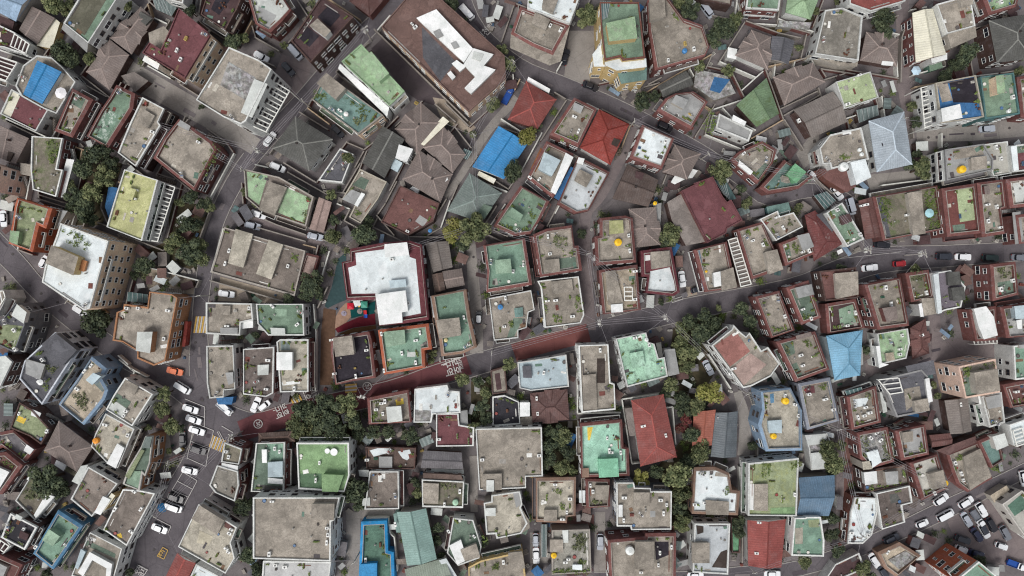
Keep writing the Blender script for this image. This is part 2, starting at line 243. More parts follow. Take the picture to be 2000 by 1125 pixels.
DATA = """
G;4,-28 68,-14 31,42 -26,12;6;bl3;cn;;pale blue sheet metal roof in the top left corner of the photo
G;62,12 107,35 72,86 37,58;4;br;wh;P:108,36 117,44 101,95 71,89:ye:-.8;brown tiled gable roof with a cream awning along one side
F;160,-14 236,-14 226,0 172,84 124,45;10;gn;wh;M:162,-8 212,-8 165,69 128,45:ol,P:124,46 172,85 170,103 120,56:gy:-6;white walled block with an olive green mat on its green roof
H;275,13 300,36 257,106 214,74;4;br;bb;M:274,22 297,36 284,49 267,36:st;brown hipped tile house with a blue grey patch near its top
H;214,77 252,107 214,176 168,140;4;br;bb;;worn brown tiled roof with a small chimney hole and grey yard wall
F;349,16 362,27 405,62 409,70 360,152 328,132 310,121 278,103 292,83 314,97 330,62;11;rd;or/-;P:290,64 320,51 330,62 314,97 292,83:cn:-3,P:283,108 312,125 308,136 278,118:wh:-2,A:345,98,A:352,116;tall orange tiled block with a big flat maroon roof
F;405,-12 472,-6 463,16 440,58 392,28;9;bb;bb;M:422,-5 449,0 428,29 412,18:bk;brown brick block with one black mat at the top edge of the photo
F;447,92 505,117 530,135 480,236 470,242 436,228 383,195;17;cn;wh;P:504,160 530,170 500,235 478,225:lt:-3,M:446,120 500,152 480,196 430,166:rub,g:520,150 566,178 520,258 480,240:-6;tall white apartment block with rubble strewn over its grey roof
F;30,168 45,128 72,108 100,112 122,132 147,160 132,185 110,222 85,212 42,188;7;cn;wh;P:73,118 120,140 82,203 45,184:bl:1.4:G,A:112,150,A:92,190;curved white house crowned by a bright blue gable roof
F;22,174 94,214 70,256 0,222;6.5;rd;wh;M:23,175 41,184 20,231 1,222:ye;flat maroon roof with a cream band on its left side
F;-8,46 26,62 58,84 50,106 8,92 -8,90;6;bb;wh;g:28,66 57,86 50,104 20,90:.4;small brick house with white zigzag railings on its terrace
F;-14,105 36,122 12,160 -14,152;6;bb;wh;g:-8,108 34,122 12,158 -8,150:.4;dark terrace under white slats at the left edge of the photo
S;-10,26 28,42 24,58 -10,46;4.5;bb;bb;;small dark brown shed roof beneath the pale blue corner roof
F;140,172 180,194 140,268 105,255;7.5;cn;br;M:142,178 168,192 158,213 136,200:gd,M:112,244 138,256 134,262 108,254:gd;brick house whose concrete roof has two dull green patches
F;226,165 262,182 258,212 210,288 168,265 195,215 212,190;8;gn;br;M:200,210 236,226 206,276 178,262:gnw;long brick house with a green roof full of white scratches
F;278,190 320,212 308,238 313,245 265,325 230,298 254,240;9;cn;bb/wh;P:280,212 302,226 288,251 264,238:cn:.5,A:298,258;narrow concrete roof with white rim and a square raised hatch
F;348,232 368,244 412,276 422,290 378,372 298,308 320,268;9;cn;br;P:352,234 372,246 368,256 346,244:gy:.4,V:412,278 432,292 398,352 388,346,A:388,278;large grey roofed brick block with plants along its right terrace
F;310,-26 362,-26 357,6 318,-4;8;cn;wh;;pale block cut by the top edge beside the olive mat roof
S;295,-12 318,-2 345,15 335,32 305,18;3;gl;gy;;low shed with a translucent ribbed roof above the maroon block
G;-10,240 56,270 30,320 -10,303;4.5;br;cn;M:-6,285 26,300 18,316 -6,306:bd;brown tile roof at the left edge with a blue lower corner
F;62,266 122,270 110,330 122,332 109,384 64,370 60,330;7;ms;br/wh;P:130,310 145,312 125,386 111,384:wh:-2,P:40,318 65,322 63,345 40,340:cn:-1,V:90,270 118,275 108,320 95,318;concrete roof grown over with moss between trees on the left
F;480,-16 546,-16 568,18 550,40 528,62 498,45;8;lt;br;M:505,12 540,30 524,58 502,44:gy;brick house with pale patchwork sheets near the top edge
F;628,-8 690,33 606,122 568,80;10;bb;bb;M:642,10 665,30 645,53 620,33:bk,M:600,52 624,70 604,92 585,75:bk,P:620,36 646,60 635,73 604,50:cn:2.6::wh;brown brick block with two black mats and a white stair tower
H;700,-26 764,-18 722,32 682,2;5;rw;br;;weathered red tile roof cut by the top edge beside the road
F;705,86 790,178 760,206 667,120;11;lg;wh/lg;P:725,100 760,143 740,160 705,118:lg:2.6,P:664,124 760,210 756,228 660,134:wh:-4,V:745,188 762,198 758,203 742,194;long pale green roofed block with a lighter green rooftop box
F;745,52 800,-12 852,-10 985,108 988,152 915,218;7;rb;or/-;P:813,35 852,18 924,95 906,122:wh:1.2,P:905,126 925,94 964,106 945,128 968,136 920,183 907,172 928,150:wh:1.4,P:882,124 892,117 910,130 898,140:wh:1,P:873,144 880,138 890,150 883,156:wh:1,P:846,62 858,56 866,70 854,76:gy:1.5,P:880,84 890,80 897,92 887,96:gy:1.55,P:925,100 945,106 938,120 922,114:lt:1.6,M:824,52 890,120 860,159 826,112:gyd,A:805,47,A:811,53;school hall with a brown roof carrying a long white zigzag box
H;822,200 868,240 815,302 771,252;4;br;bb;P:866,229 878,239 829,286 818,280:ye:-.6;brown hipped tile house with a cream lean to below the school
H;577,227 650,272 604,334 532,290;7;st;wh/ye;;dark slate hipped roof with pale yellow eaves by the road
F;637,142 675,172 748,225 700,262 610,195;8;tl;or/cn;P:637,142 675,172 655,195 618,162:cn:2.4,V:668,184 690,190 724,218 708,230,V:612,176 640,186 638,206 614,197,V:688,232 715,222 716,240 698,246,A:675,222,A:664,216;teal roof terrace with flower beds and a cream stair house
F;1016,12 1112,48 1080,106 1042,90 998,65;8;cn;br;P:1045,23 1075,38 1066,58 1038,45:cn:.9,P:998,68 1042,92 1080,108 1112,56 1094,126 1072,134 996,100:cn:-3.4,A:1075,50,A:1095,58;brick house with mottled grey roof below a white roofed annex
F;1032,-16 1136,-16 1112,46 1030,16;9;ws;wh;P:1062,-8 1090,0 1080,25 1058,15:cn:1.5;white annex roof with one grey box at the top edge
F;1172,4 1248,4 1260,112 1217,117 1212,110 1182,117 1175,60;15;gn;ye/rbr;P:1184,45 1240,32 1245,75 1190,81:lg:2.6::ye,P:1180,118 1212,112 1262,114 1263,131 1205,138 1183,128:ws:-2::ye,P:1157,106 1180,78 1181,118 1182,130 1160,130:ws:-4::ye,P:1205,140 1263,132 1263,156 1213,164:tl:-5::ye,P:1172,8 1190,8 1184,40 1174,44:glt:-2,M:1190,72 1213,68 1215,80 1190,83:wh;tall yellow apartment block with stepped green roof and white ledges
F;1265,0 1300,-12 1335,35 1372,48 1386,90 1378,108 1280,136 1268,60;8;cn;br;P:1268,0 1298,-6 1300,33 1270,40:cn:2,T:1339,97:b:5,A:1355,96,A:1305,118;wide grey terrace house with a small blue tank
H;1028,158 1087,194 1050,252 992,233;5;rt;br;P:1032,150 1075,174 1072,182 1028,160:wh:-1;red hipped tile house with a white porch roof beside the road
F;1122,190 1166,212 1130,286 1074,262;8;cn;br;V:1095,222 1106,228 1090,264 1080,258,V:1100,262 1122,270 1116,280 1094,272,P:1122,200 1140,208 1134,222 1118,214:gy:1,A:1122,228,A:1130,256;brick house with a planted grey roof next to the vivid red tiles
H;1170,213 1229,243 1192,322 1132,288;6;rr;wh;M:1196,268 1212,274 1206,286 1194,282:bd;vivid red hipped tile roof near the middle of the road
F;1255,243 1317,270 1293,330 1230,308;8;ws;br;A:1300,276;white painted roof framed in red brick with one dark stain
F;1320,182 1355,178 1383,198 1350,252 1283,215 1300,192;7;gy;br;P:1320,185 1345,195 1335,213 1311,200:gy:.9;brick house with a plain pale grey roof and low square box
G;1340,138 1355,165 1295,190 1284,168;4;st;bb;;small dark slate gable roof below the wide grey terrace
S;1360,135 1420,148 1437,182 1395,196 1355,168;3.2;rub;cn;M:1395,150 1426,155 1406,182 1386,176:bl2;low shack heaped with blue and grey tarpaulins
G;1497,152 1522,222 1478,248 1438,205;5;mg;bb;;mossy green gable roof on the upper right
F;1405,222 1470,255 1462,276 1398,250;5.5;gy;wh;V:1385,213 1402,222 1392,264 1370,256,P:1432,224 1458,238 1454,246 1430,234:wh:1.4;small grey roofed house with an overgrown side garden
H;1468,58 1506,72 1500,136 1436,108;4;br;wh;P:1422,92 1440,96 1438,116 1420,112:wh:-1;brown tiled house with white edged yard among junk
G;1508,70 1552,80 1540,126 1502,116;4;gyd;cn;;blue grey metal gable roof with a pale lower end
F;1360,-22 1432,-22 1428,10 1375,0;5;cn;bb;;plain tan roof cut by the top edge left of green tiles
F;1462,-22 1527,-22 1521,20 1457,16;7;gn;br/wh;;green brick edged roof corner at the top edge right of trees
H;1541,-24 1604,-16 1583,38 1534,24;5;lg;wh;P:1522,40 1585,44 1580,58 1518,52:rub:-2.5;pale green hipped roof at the top edge with white rim
F;1612,20 1645,15 1685,32 1677,118 1592,105;7;cm;wh;P:1578,107 1676,120 1674,130 1640,129:cn:-2.5;big square mottled grey roof with white curved boundary wall
F;1658,-26 1772,-26 1768,2 1700,22 1660,8;8;rt;wh;;red tiled roof end with white balcony at the top edge
H;1692,62 1755,76 1752,130 1680,118;4;br;bb;P:1718,122 1740,124 1738,132 1716,130:wh:-1;grey brown fan shaped tile roof beside the big mottled roof
G;1782,25 1822,17 1848,106 1789,122;7;ye;br;P:1818,111 1850,103 1850,116 1820,124:wh:-1,P:1814,124 1838,118 1842,132 1816,140:gn:-4;long cream metal roof with rusty stains and a centre ridge
F;1830,8 1895,-10 1905,50 1850,65;9;cn;wh;P:1850,66 1905,51 1908,72 1858,94:cn:-1.5,P:1875,-8 1900,-12 1901,8 1878,14:cn:1.2;split level concrete roof with white rims by the cream roof
F;1914,-22 1997,-22 1986,12 1933,28;8;lg;br;A:1955,4;light green roof with brick ends at the top right
H;1932,40 2014,26 2016,114 1948,122;8;st;bb;;dark slate hipped roof on the right edge
F;1828,162 1906,147 1922,228 1838,240;12;bl2;wh/cc;M:1854,160 1906,150 1911,201 1862,200:bk,P:1838,212 1875,203 1880,230 1841,238:wh:1.8,M:1830,163 1850,160 1861,196 1840,200:cn,g:1798,172 1828,164 1836,238 1806,250:-4;tall white block with black mats and blue strips on its roof
F;1915,150 1980,142 1992,222 1925,232;10;gn;tl;P:1945,148 1960,146 1964,180 1948,184:lg:2.6::or,A:1978,190,T:1976,215:w:4;deep green roof with a pale green tower by the right edge
F;1633,160 1700,140 1716,190 1650,212;7;lgy;wh;A:1655,204,A:1678,147;lime green flat roof speckled with moss
H;1510,150 1588,122 1612,160 1532,206;4.5;br;bb;;long brown hipped tile roof under the big mottled square roof
G;1550,215 1627,178 1655,238 1585,270;5;gb;bb;A:1560,236;dull grey brown metal gable roof on the upper right
F;1988,150 2022,145 2022,230 1996,228;6;cn;br;;sliver of brick roof at the right edge beside deep green
S;1673,215 1713,205 1716,225 1678,240;3;gl;gy;;small grey ribbed lean to below the lime green roof
S;236,148 262,140 290,158 264,180;2.8;gb;bb;;low brown shed roof in the lane beside the maroon block
F;-52,308 -2,325 -12,374 -62,352;12;rb;pch/-;;pinkish brick block whose window wall leans in at the left edge
F;32,386 100,407 88,446 74,440 62,492 15,475 20,450 27,404;9;lgm;or2;P:20,450 38,452 34,478 18,472:lg:1,P:103,408 132,412 110,448 92,446:gy:-3;green mossy roof with an orange rim beside the parked white car
F;118,436 211,471 175,602 164,606 82,551 88,520 110,462;15;ws;or/wh;P:100,479 153,502 143,538 88,514:cn:2.8::ye,V:120,446 150,454 176,480 164,491 130,474,P:157,506 170,510 164,531 152,527:or3:.8;tall peach tiled block with white roof and concrete penthouse
F;243,331 308,352 277,470 208,443 227,380;11;ym;wh;P:248,365 266,370 258,392 242,386:ym:1,g:312,356 342,366 308,472 282,468:-4,A:266,371,A:262,388;yellow green roof stained with moss above a white balcony front
S;212,364 230,367 212,425 205,404;3;bl2;bb;;narrow bright blue lean to roof beside the yellow green roof
F;438,444 596,490 575,578 412,532;6;cd2;wh/cn;P:525,468 553,478 530,546 500,535:cc:.8,P:460,447 494,457 475,523 445,514:cc:.8,V:570,495 584,500 580,513 567,508,A:448,490,A:562,520,A:440,515;wide tan concrete house with two long raised roof slabs
F;598,494 622,500 607,550 582,542;3.2;pk;br;;pinkish terrace roof at the right of the wide tan house
F;476,330 545,346 612,384 597,442 536,421 506,408 480,386;6;cd2;cn;M:482,335 523,343 506,400 485,384:lg,M:562,367 606,387 594,436 543,415:lg,P:525,354 560,366 536,421 505,410:cn:.9,A:526,366,A:536,374,V:594,410 603,414 598,436 590,430;house with two light green terraces split by a concrete strip
G;623,385 648,395 632,455 604,447;4;pk;bb;;narrow pinkish brown gable roof right of the light green terraces
F;664,290 690,301 668,357 622,352;4;gyd;wh;;narrow dark flat roof with a white wall beside the slate hipped roof
G;747,246 790,272 751,348 707,318;5;st;bb;P:779,282 807,291 795,316 772,309:wh:1,P:769,309 786,318 776,336 763,329:ls:-1;dark slate gable roof with a white box on its right slope
F;703,330 755,355 738,388 704,436 682,424 694,400 668,389;5;cn;wh/cc;M:705,345 721,352 712,371 688,361:gd,P:687,370 712,380 696,402 668,389:gy:1,P:706,376 713,379 698,404 692,400:wh:1.5,V:696,408 706,414 702,424 694,420;cream rimmed house with one faded green corner on its roof
F;781,362 858,397 846,432 797,460 744,434;5;rbr;bb;M:820,420 836,430 826,443 811,432:gy,T:839,450:b:4,A:796,452;reddish brown flat roof with a blue barrel in its lower corner
H;866,246 910,302 884,338 826,288;4;br;bb;P:907,290 922,296 912,312 900,306:glt:-1;brown many ridged tile roof left of the bright blue metal roof
H;818,292 884,340 860,396 786,350;4;br;bb;P:856,350 870,338 876,352 864,361:wh:-.6,P:806,364 820,370 816,378 800,368:wh:-1;brown tile roof directly above the reddish brown flat roof
H;917,338 980,377 940,434 873,412;5;gg;bb;M:938,396 962,404 946,428 928,416:gd;grey green hipped metal roof below the bright blue one
G;974,246 1030,282 984,350 922,326;5;bl;wh;P:936,334 969,350 964,359 932,342:ye:-1.5;bright blue metal gable roof in the middle of the photo
F;1017,362 1073,393 1054,430 1036,456 1005,460 964,441 985,408;7;gn;br;P:1000,405 1022,420 1015,434 988,420:gn:2,V:1038,408 1050,414 1042,428 1034,422,V:970,436 990,442 986,450 968,446;brick house with green roof and a sloping green stair shed
F;1068,275 1120,300 1110,330 1080,386 1030,346;6;cn;br;P:1063,297 1095,313 1078,344 1051,330:ls:2,P:1105,298 1120,307 1085,380 1075,374:wh:1,M:1056,288 1066,298 1046,336 1036,330:rust,A:1035,347,A:1053,350;cluttered roof with a sky blue shed and a long white sheet
F;1130,305 1191,336 1150,411 1122,417 1088,398 1108,352;6;wsg;br;P:1132,330 1158,343 1145,366 1121,352:cn:.8,P:1130,307 1142,310 1138,322 1126,318:wh:1.4;brick rimmed roof of flaking white paint with blunt lower corner
S;1115,325 1123,330 1092,392 1082,386;3;bl2;bb;;long thin blue lean to between the sky blue shed and flaking white roof
G;1226,320 1286,352 1266,404 1196,388;4;brd;bb;P:1262,372 1276,378 1260,394 1250,392:wh:.2,M:1242,334 1258,338 1254,352 1240,346:bb;dark jumbled tile roof with a broken white gutter
H;1318,282 1369,300 1342,350 1294,336;4;br;bb;P:1347,328 1363,333 1352,348 1338,346:wh:-1,P:1318,343 1338,350 1318,360 1310,356:wh:-1;brown hipped tile roof with two white awnings near the bend
F;1392,345 1410,382 1420,395 1428,390 1450,430 1420,446 1418,455 1382,474 1331,373 1358,360 1356,358;9;rd;br/-;P:1396,352 1414,346 1438,388 1426,392 1414,380:glt:-4;large flat maroon roof with one cut out corner near the centre
S;1303,395 1332,378 1378,472 1340,480 1312,430;5;gb;bb;;grey brown slab roof along the left of the large flat maroon roof
H;1228,408 1281,404 1290,478 1240,484;4;br;bb;P:1276,400 1292,396 1290,440 1282,438:gy:-1,T:1281,396:y:4;brown hipped tile roof with a small yellow tank at its corner
F;1172,426 1222,421 1236,426 1243,512 1165,518 1162,462 1172,460;7;cn;br;T:1208,473:y:7.5,P:1190,431 1217,430 1218,455 1190,458:ym:1::br,A:1228,460,A:1230,490;brick house whose roof carries a round yellow tank and mossy box
F;1042,458 1067,447 1117,440 1122,480 1130,480 1137,528 1055,541;7;cn;br;P:1062,508 1092,505 1094,530 1062,533:cn:1,M:1092,505 1124,501 1126,518 1094,528:gd,V:1082,458 1106,464 1104,490 1080,482,A:1074,496,A:1070,462;brick house with a planted roof and a small green tent shape
F;1356,488 1420,472 1439,562 1378,570;6;cn;br;M:1357,489 1366,486 1382,566 1374,566:bl3,P:1408,530 1432,522 1440,561 1410,568:cn:1,P:1393,533 1407,530 1409,558 1395,561:wh:1.2,V:1372,485 1386,482 1384,504 1376,504,T:1382,530:y:2.5;brick house with a blue band and white box along the main street
S;1421,468 1440,462 1470,556 1446,562;4;gb;bb;g:1422,469 1439,464 1467,555 1447,560:.5;long narrow terrace crossed by white slats like a ladder
F;1441,448 1490,433 1530,524 1470,545;7;cn;br;P:1494,492 1518,487 1530,526 1502,536:cn:1.4,A:1470,470,A:1490,478;long brick roof with a white rimmed lower box on the main street
F;1490,275 1518,292 1510,318 1480,358 1428,312 1444,296;6;cn;br;M:1494,318 1506,326 1482,350 1472,340:gd,P:1444,313 1471,335 1466,342 1442,322:wh:1,V:1476,278 1500,282 1498,300 1478,292,A:1452,300;brick roof with a white lean to and pots at its upper end
F;1533,312 1590,345 1560,368 1500,378 1484,366;5;tl;br;P:1553,319 1575,336 1555,358 1536,340:gb2:2,P:1527,342 1540,346 1544,358 1530,354:cn:1,M:1556,352 1580,344 1586,352 1562,366:gd;wedge shaped brick house with a bright green box on its roof
F;1622,263 1682,249 1697,311 1660,317 1640,326 1624,330 1621,319 1607,320 1601,290;8;cn;wh;P:1661,317 1690,310 1702,346 1673,361:ws:.5,P:1597,330 1640,328 1661,320 1672,364 1654,376 1610,348:rbr:-3,T:1650,325:w:9,T:1683,291:w:4,T:1687,300:w:4,V:1642,302 1664,300 1662,312 1644,312,M:1645,255 1662,253 1663,262 1646,264:wh;white rimmed roof with a big white tank and pale canopy
H;1697,236 1766,218 1782,321 1713,336;8;lsb;wh;M:1722,280 1736,278 1736,285 1724,286:bk;pale blue grey hipped metal roof with one dark hatch
F;1846,292 1922,281 1940,310 1939,332 1850,352;9;gy;wh/gy;T:1882,330:y:7.5,P:1897,308 1927,304 1928,329 1898,333:cn:1,M:1860,291 1915,284 1922,302 1864,312:cn;grey roof with a squat yellow tank beside a tan box
F;1922,282 1968,276 1976,338 1941,344;6;lgp;wh;A:1945,288,A:1955,310;pale stained flat roof between the yellow tank roof and green corner
F;1972,285 2032,277 2032,330 1978,336;7;gd;wh;M:1986,300 2010,296 2012,330 1990,332:rd,P:1974,286 1986,284 1990,332 1980,334:ws:.6;green and maroon roof cut by the right edge
F;1706,384 1832,362 1844,448 1726,470;6;ms;br;V:1710,384 1738,379 1742,440 1726,430,P:1772,377 1800,372 1808,456 1784,460:cn:.9,V:1804,372 1838,366 1843,446 1818,450 1810,412,M:1708,386 1722,384 1740,462 1726,464:gyd,A:1798,418,A:1800,448,A:1772,420;wide planted roof with a long grey box above the street bend
G;1677,392 1703,385 1722,462 1690,468;5;rbr;bb;A:1683,402,A:1691,400;narrow reddish brown roof with three small skylights
F;1841,368 1907,358 1918,455 1852,462;8;rd2;br;M:1868,371 1905,364 1911,428 1875,434:lgy,M:1860,440 1884,437 1886,452 1864,456:gd;brick house with one pale green rectangle on its roof
F;1910,357 1962,350 1968,404 1957,408 1964,456 1920,463;8;cn;br;A:1928,400,A:1930,432,A:1955,444,A:1947,404,P:1922,364 1932,362 1934,378 1924,380:br:1;brown brick roof dotted with pots in a row of three at right
F;1967,350 2032,341 2032,400 1975,406;9;cn;br;M:1978,358 2020,350 2022,392 1984,396:lt;brick framed roof with pale turquoise floor at the right edge
F;1986,420 2034,414 2034,470 1993,476;7;cn;br;P:1970,416 1986,414 1992,474 1976,478:gy:-2;brick rimmed tan roof cut by the right edge above the street
F;1614,416 1645,396 1688,467 1655,482;6;gn;wh;P:1640,422 1660,417 1665,432 1645,440:bb:.8,A:1635,410,A:1680,458;slanting green roof with a small brown box by the street
H;1572,420 1592,411 1650,474 1590,510;4;rf;bb;P:1592,420 1602,417 1625,452 1610,458:gyd:-.4;faded red tile roof peeling in patches beside the slanting green roof
F;1485,428 1519,412 1523,423 1550,415 1568,443 1516,470;6;cn;wh;P:1497,404 1540,395 1545,412 1522,420 1518,411 1500,418:tl:-2,A:1518,424,A:1530,445,V:1540,428 1552,430 1550,440 1540,440;white rimmed concrete roof with cut corners and a teal lean to
F;1522,476 1580,453 1592,495 1535,519;5;cn;br;M:1528,485 1541,480 1546,500 1535,504:gd,P:1557,460 1580,455 1590,482 1568,490:gy:1,V:1548,474 1560,476 1566,494 1550,496,A:1568,492,A:1580,490;brick roof garden left of the peeling red tile roof
S;1590,382 1614,374 1632,392 1612,410;3;glt;wh;;little white framed greenhouse roof at the bend
G;830,474 876,471 884,522 846,532;4;gb;bb;;dull brown gable roof at the right side of the white kindergarten
G;864,530 902,524 908,557 872,564;4;br;bb;P:900,476 908,500 904,520 896,490:gy:-2;small grey brown gable roof squeezed beside the long green roof house
G;843,536 864,532 870,566 850,572;3.5;rb2;bb;;narrow dark brown gable strip next to the dark red framed kindergarten
F;30,592 50,612 47,636 28,688 -12,670 -12,636 8,620;11;gyd;gyd;M:6,633 45,637 27,684 -10,668:lgm,P:33,594 52,610 46,632 22,616:lt:1.2,A:28,645,A:30,682;grey block with a moss green roof at the left edge by the road
F;48,705 108,649 150,684 82,790 38,740;10;gyd;bw;P:80,673 108,650 150,684 122,714:gyd:1.6:S,P:50,701 88,712 78,742 50,730:gy:.8,V:88,714 112,716 104,732 90,730,V:86,742 98,736 92,764 84,756,A:77,747,A:83,703,A:75,735;grey roofed block whose long wall shows rows of dark windows
F;178,697 206,720 196,738 209,762 203,780 162,830 113,790 150,740;9;tn;bl3;P:182,728 197,735 180,752 167,742:ls:2,V:142,768 162,766 174,788 168,802 148,794,P:186,744 200,734 216,752 206,764:gg:-2,A:178,714,A:165,725,A:150,760;sandy roof garden rimmed in pale blue with a blue shed
F;244,738 298,770 258,832 207,800 222,772;9;cn;wh;M:229,768 256,785 248,798 222,780:gd,M:222,781 248,799 237,818 208,799:lt,P:246,742 270,754 262,772 250,764:cn:.6,A:242,812,A:246,803;white rimmed concrete roof with a dull green strip and wooden rail
F;292,570 335,575 346,582 322,705 300,714 268,700 268,685 240,668 220,665 228,610 241,605 242,594 288,600;9;cn;or3;P:268,648 298,648 293,690 265,685:lt:2.5::or3,A:328,607,A:320,662,A:270,602,A:248,602,P:361,627 367,628 361,677 355,677:rr:-6;orange brick corner block with a cream stair box on grey roof
S;250,570 288,575 288,592 248,588;4;glt;or3;;teal glass canopy strip behind the orange brick corner block
F;402,591 491,593 494,625 470,630 468,655 402,652;5;cn;wh;P:430,597 450,597 449,615 431,615:cn:.5,P:430,640 464,640 464,652 430,652:gy:.6,P:470,630 494,625 494,640 472,642:wh:-1,A:443,637,A:486,602;white rimmed concrete roof beside the yellow striped crossing
F;403,676 455,675 459,760 437,762 436,776 409,778 404,748;8;cn;wh;P:440,728 455,727 456,748 446,752:gy:.5,P:422,777 456,775 453,790 426,790:bl2:-5;narrow concrete roof with blue awning at its lower end
F;475,682 535,678 533,768 520,775 475,770;8;cd;br/wh;P:503,713 525,712 524,732 503,733:lt:.5,A:523,704,A:520,760;dark concrete roof with a pale patch between two white rims
F;540,668 547,663 602,663 602,765 547,766;7;cc;br/wh;P:540,688 571,688 571,723 540,723:wh:1.4,M:548,665 566,665 566,684 548,684:gl,M:550,747 586,743 586,749 552,753:wh,A:575,759;cream roof carrying one bright white square shed
F;500,594 592,594 594,655 524,655 503,632;7;gn;wh;P:528,640 556,641 557,654 530,655:lt:.6,M:538,603 560,603 560,618 538,618:lgn,A:532,598,A:580,634;long green roof with brown and white striped wall on its right
F;684,486 749,474 800,470 823,478 837,624 786,632 740,636 736,585 677,587 667,512 684,508;9;wine;wine;M:694,494 750,487 751,476 796,472 800,502 812,506 822,612 786,619 741,634 733,573 687,574 680,523 696,518:ws,P:733,575 792,567 797,608 785,610 786,630 741,635:wh:1.6,P:751,477 795,473 799,498 752,503:wh:1,P:760,548 792,545 794,560 762,563:ls:.5,A:798,592,A:785,608,A:765,507;large white roofed kindergarten framed in dark red beside a playground
F;645,660 720,648 725,665 733,738 690,744 655,752 650,715 646,690;7;bk;br;P:650,660 687,655 692,692 655,697:cn:2,A:648,664,A:653,730,A:695,735,A:716,684;brick house with black roof and a square concrete stair box
F;738,645 800,637 836,632 843,682 828,684 830,718 750,732;7;gn2;or2;P:750,648 790,644 792,672 754,678:lgn:1.2,A:745,652,A:820,650,A:812,708,A:750,724,A:785,690,A:812,665,M:796,688 812,687 811,697 795,697:lt;bright orange rimmed house with a sea green roof
F;842,578 910,565 918,620 931,678 905,690 862,696 858,665 852,640;7;gn2;tnb;P:852,625 897,620 901,655 858,662:cn:2,T:870,665:c:4,P:840,579 848,578 851,620 846,620:wh:-1,A:906,620;tan rimmed house with long green roof and grey stair box
F;944,479 1025,465 1039,556 950,571 952,530;7;gn2;br;P:967,508 997,505 1000,533 968,535:lgn:2.2,A:1022,518,A:1002,530;brick house with sea green roof and a lighter square in its middle
F;955,583 1037,567 1044,605 1032,610 1028,640 1012,645 1012,660 965,665;6;cn;wh;T:977,600:b:5.5,P:1004,602 1021,600 1022,618 1006,620:tl:.3,M:1003,621 1024,622 1010,645 1004,658 990,660:gd,V:994,626 1004,626 1002,638 994,638,A:985,638,A:987,582;mottled roof with a small blue round tub along the main street
F;1056,560 1050,549 1130,540 1141,615 1134,631 1064,640;6;cn;wh;P:1075,550 1117,545 1120,570 1078,575:cn:.6,V:1078,616 1098,618 1096,629 1077,629,V:1062,575 1068,575 1068,610 1063,610,V:1121,576 1132,574 1136,598 1126,602,A:1118,618,A:1085,587,A:1069,588;grey roof terrace edged by planters above the red road patch
F;1170,528 1245,517 1250,590 1252,605 1178,614;6;tn;br;P:1182,530 1202,528 1218,593 1188,596:cn:.5,P:1193,595 1216,593 1217,609 1194,611:wh:1,g:1219,561 1235,561 1235,587 1220,587:.3,A:1240,585,A:1240,530;brick house with a white latticed square on its tan roof
F;1252,490 1312,482 1328,570 1316,578 1262,572 1266,540 1254,540;6;wine;wine;M:1270,530 1308,522 1322,568 1263,571:ws,P:1271,492 1307,490 1310,520 1273,526:cn:.8,M:1252,499 1270,498 1270,508 1256,510:wh;dark red framed roof half white with a grey raised slab
F;1011,708 1065,700 1106,693 1111,755 1037,763 1015,758;6;ls;wh;P:1020,715 1037,714 1039,738 1022,738:gyd:.5,A:1062,728;pale blue grey flat roof with a small brown square hatch
H;1035,768 1108,760 1112,820 1040,825;4;rw2;bb;A:1048,778,A:1050,808;dark reddish worn tile roof under the pale blue grey flat roof
F;962,775 985,772 1013,785 1016,828 962,832;4;bk2;wh;P:1015,786 1035,786 1035,813 1016,814:wh:1,P:1015,816 1040,813 1040,829 1015,831:cn:-.5;black flat roof with a white square and cream corner
F;1130,675 1188,673 1192,748 1200,750 1202,800 1136,806;10;cn;wh;P:1138,733 1164,730 1166,800 1140,800:cn:.6,M:1166,700 1182,700 1182,748 1166,748:bd,A:1172,684;long concrete roof with double white rim and dark metal grille
F;1203,662 1262,650 1266,668 1278,672 1286,700 1298,698 1304,735 1225,756;9;mint;wh;P:1229,690 1256,685 1260,715 1235,720:mint:.9,P:1297,683 1318,681 1327,730 1306,735:gy:-3,M:1281,670 1291,668 1295,698 1287,700:st,T:1264,664:w:4,A:1268,674,A:1240,660;mint green roof with black mildew stains and a white round chimney
F;1390,675 1430,643 1433,635 1445,648 1457,658 1464,650 1487,685 1500,678 1523,710 1505,735 1468,754 1452,758;10;cn;wh;M:1396,675 1437,647 1465,686 1426,716:rose,M:1430,719 1466,690 1497,712 1452,753:pk2,A:1433,720,A:1427,730;white rimmed block with a rose and a pinkish square roof
F;1477,580 1523,568 1553,645 1508,660;7;cn;br;A:1533,618;plain brick house with brown stained roof left of the garden roof
F;1537,562 1580,548 1605,620 1567,634;7;gd;br;P:1553,562 1585,555 1590,575 1560,583:gy:1,V:1582,576 1592,574 1594,590 1586,592,V:1566,614 1580,612 1582,626 1570,630,A:1584,622,A:1568,604;brick house with a green roof garden and grey upper box
F;1600,530 1672,522 1676,582 1612,588;6;rbr;bb;P:1630,534 1676,530 1677,575 1634,584:cn:.8,A:1672,572;brown roof with a paler square top beside the main street
F;1613,594 1672,584 1690,640 1618,652;5;bb;br;M:1638,604 1672,592 1678,630 1642,640:lgn,A:1671,611,A:1655,636;brown walled roof with one bright green square inside
F;1690,556 1760,542 1777,636 1716,644;8;cn;br;P:1723,602 1750,598 1754,622 1732,630:br:1.5,M:1735,606 1748,604 1750,616 1738,618:gy,A:1741,594,A:1730,562;long brick house with a small brick box within its roof
F;1770,534 1815,527 1826,580 1782,590;5;ms;br;P:1800,583 1827,581 1829,613 1804,617:cn:.4,P:1794,594 1800,592 1805,618 1798,619:wh:.4,V:1778,528 1800,525 1806,545 1784,548,A:1810,572;weedy low roof with a small tan shed at its lower end
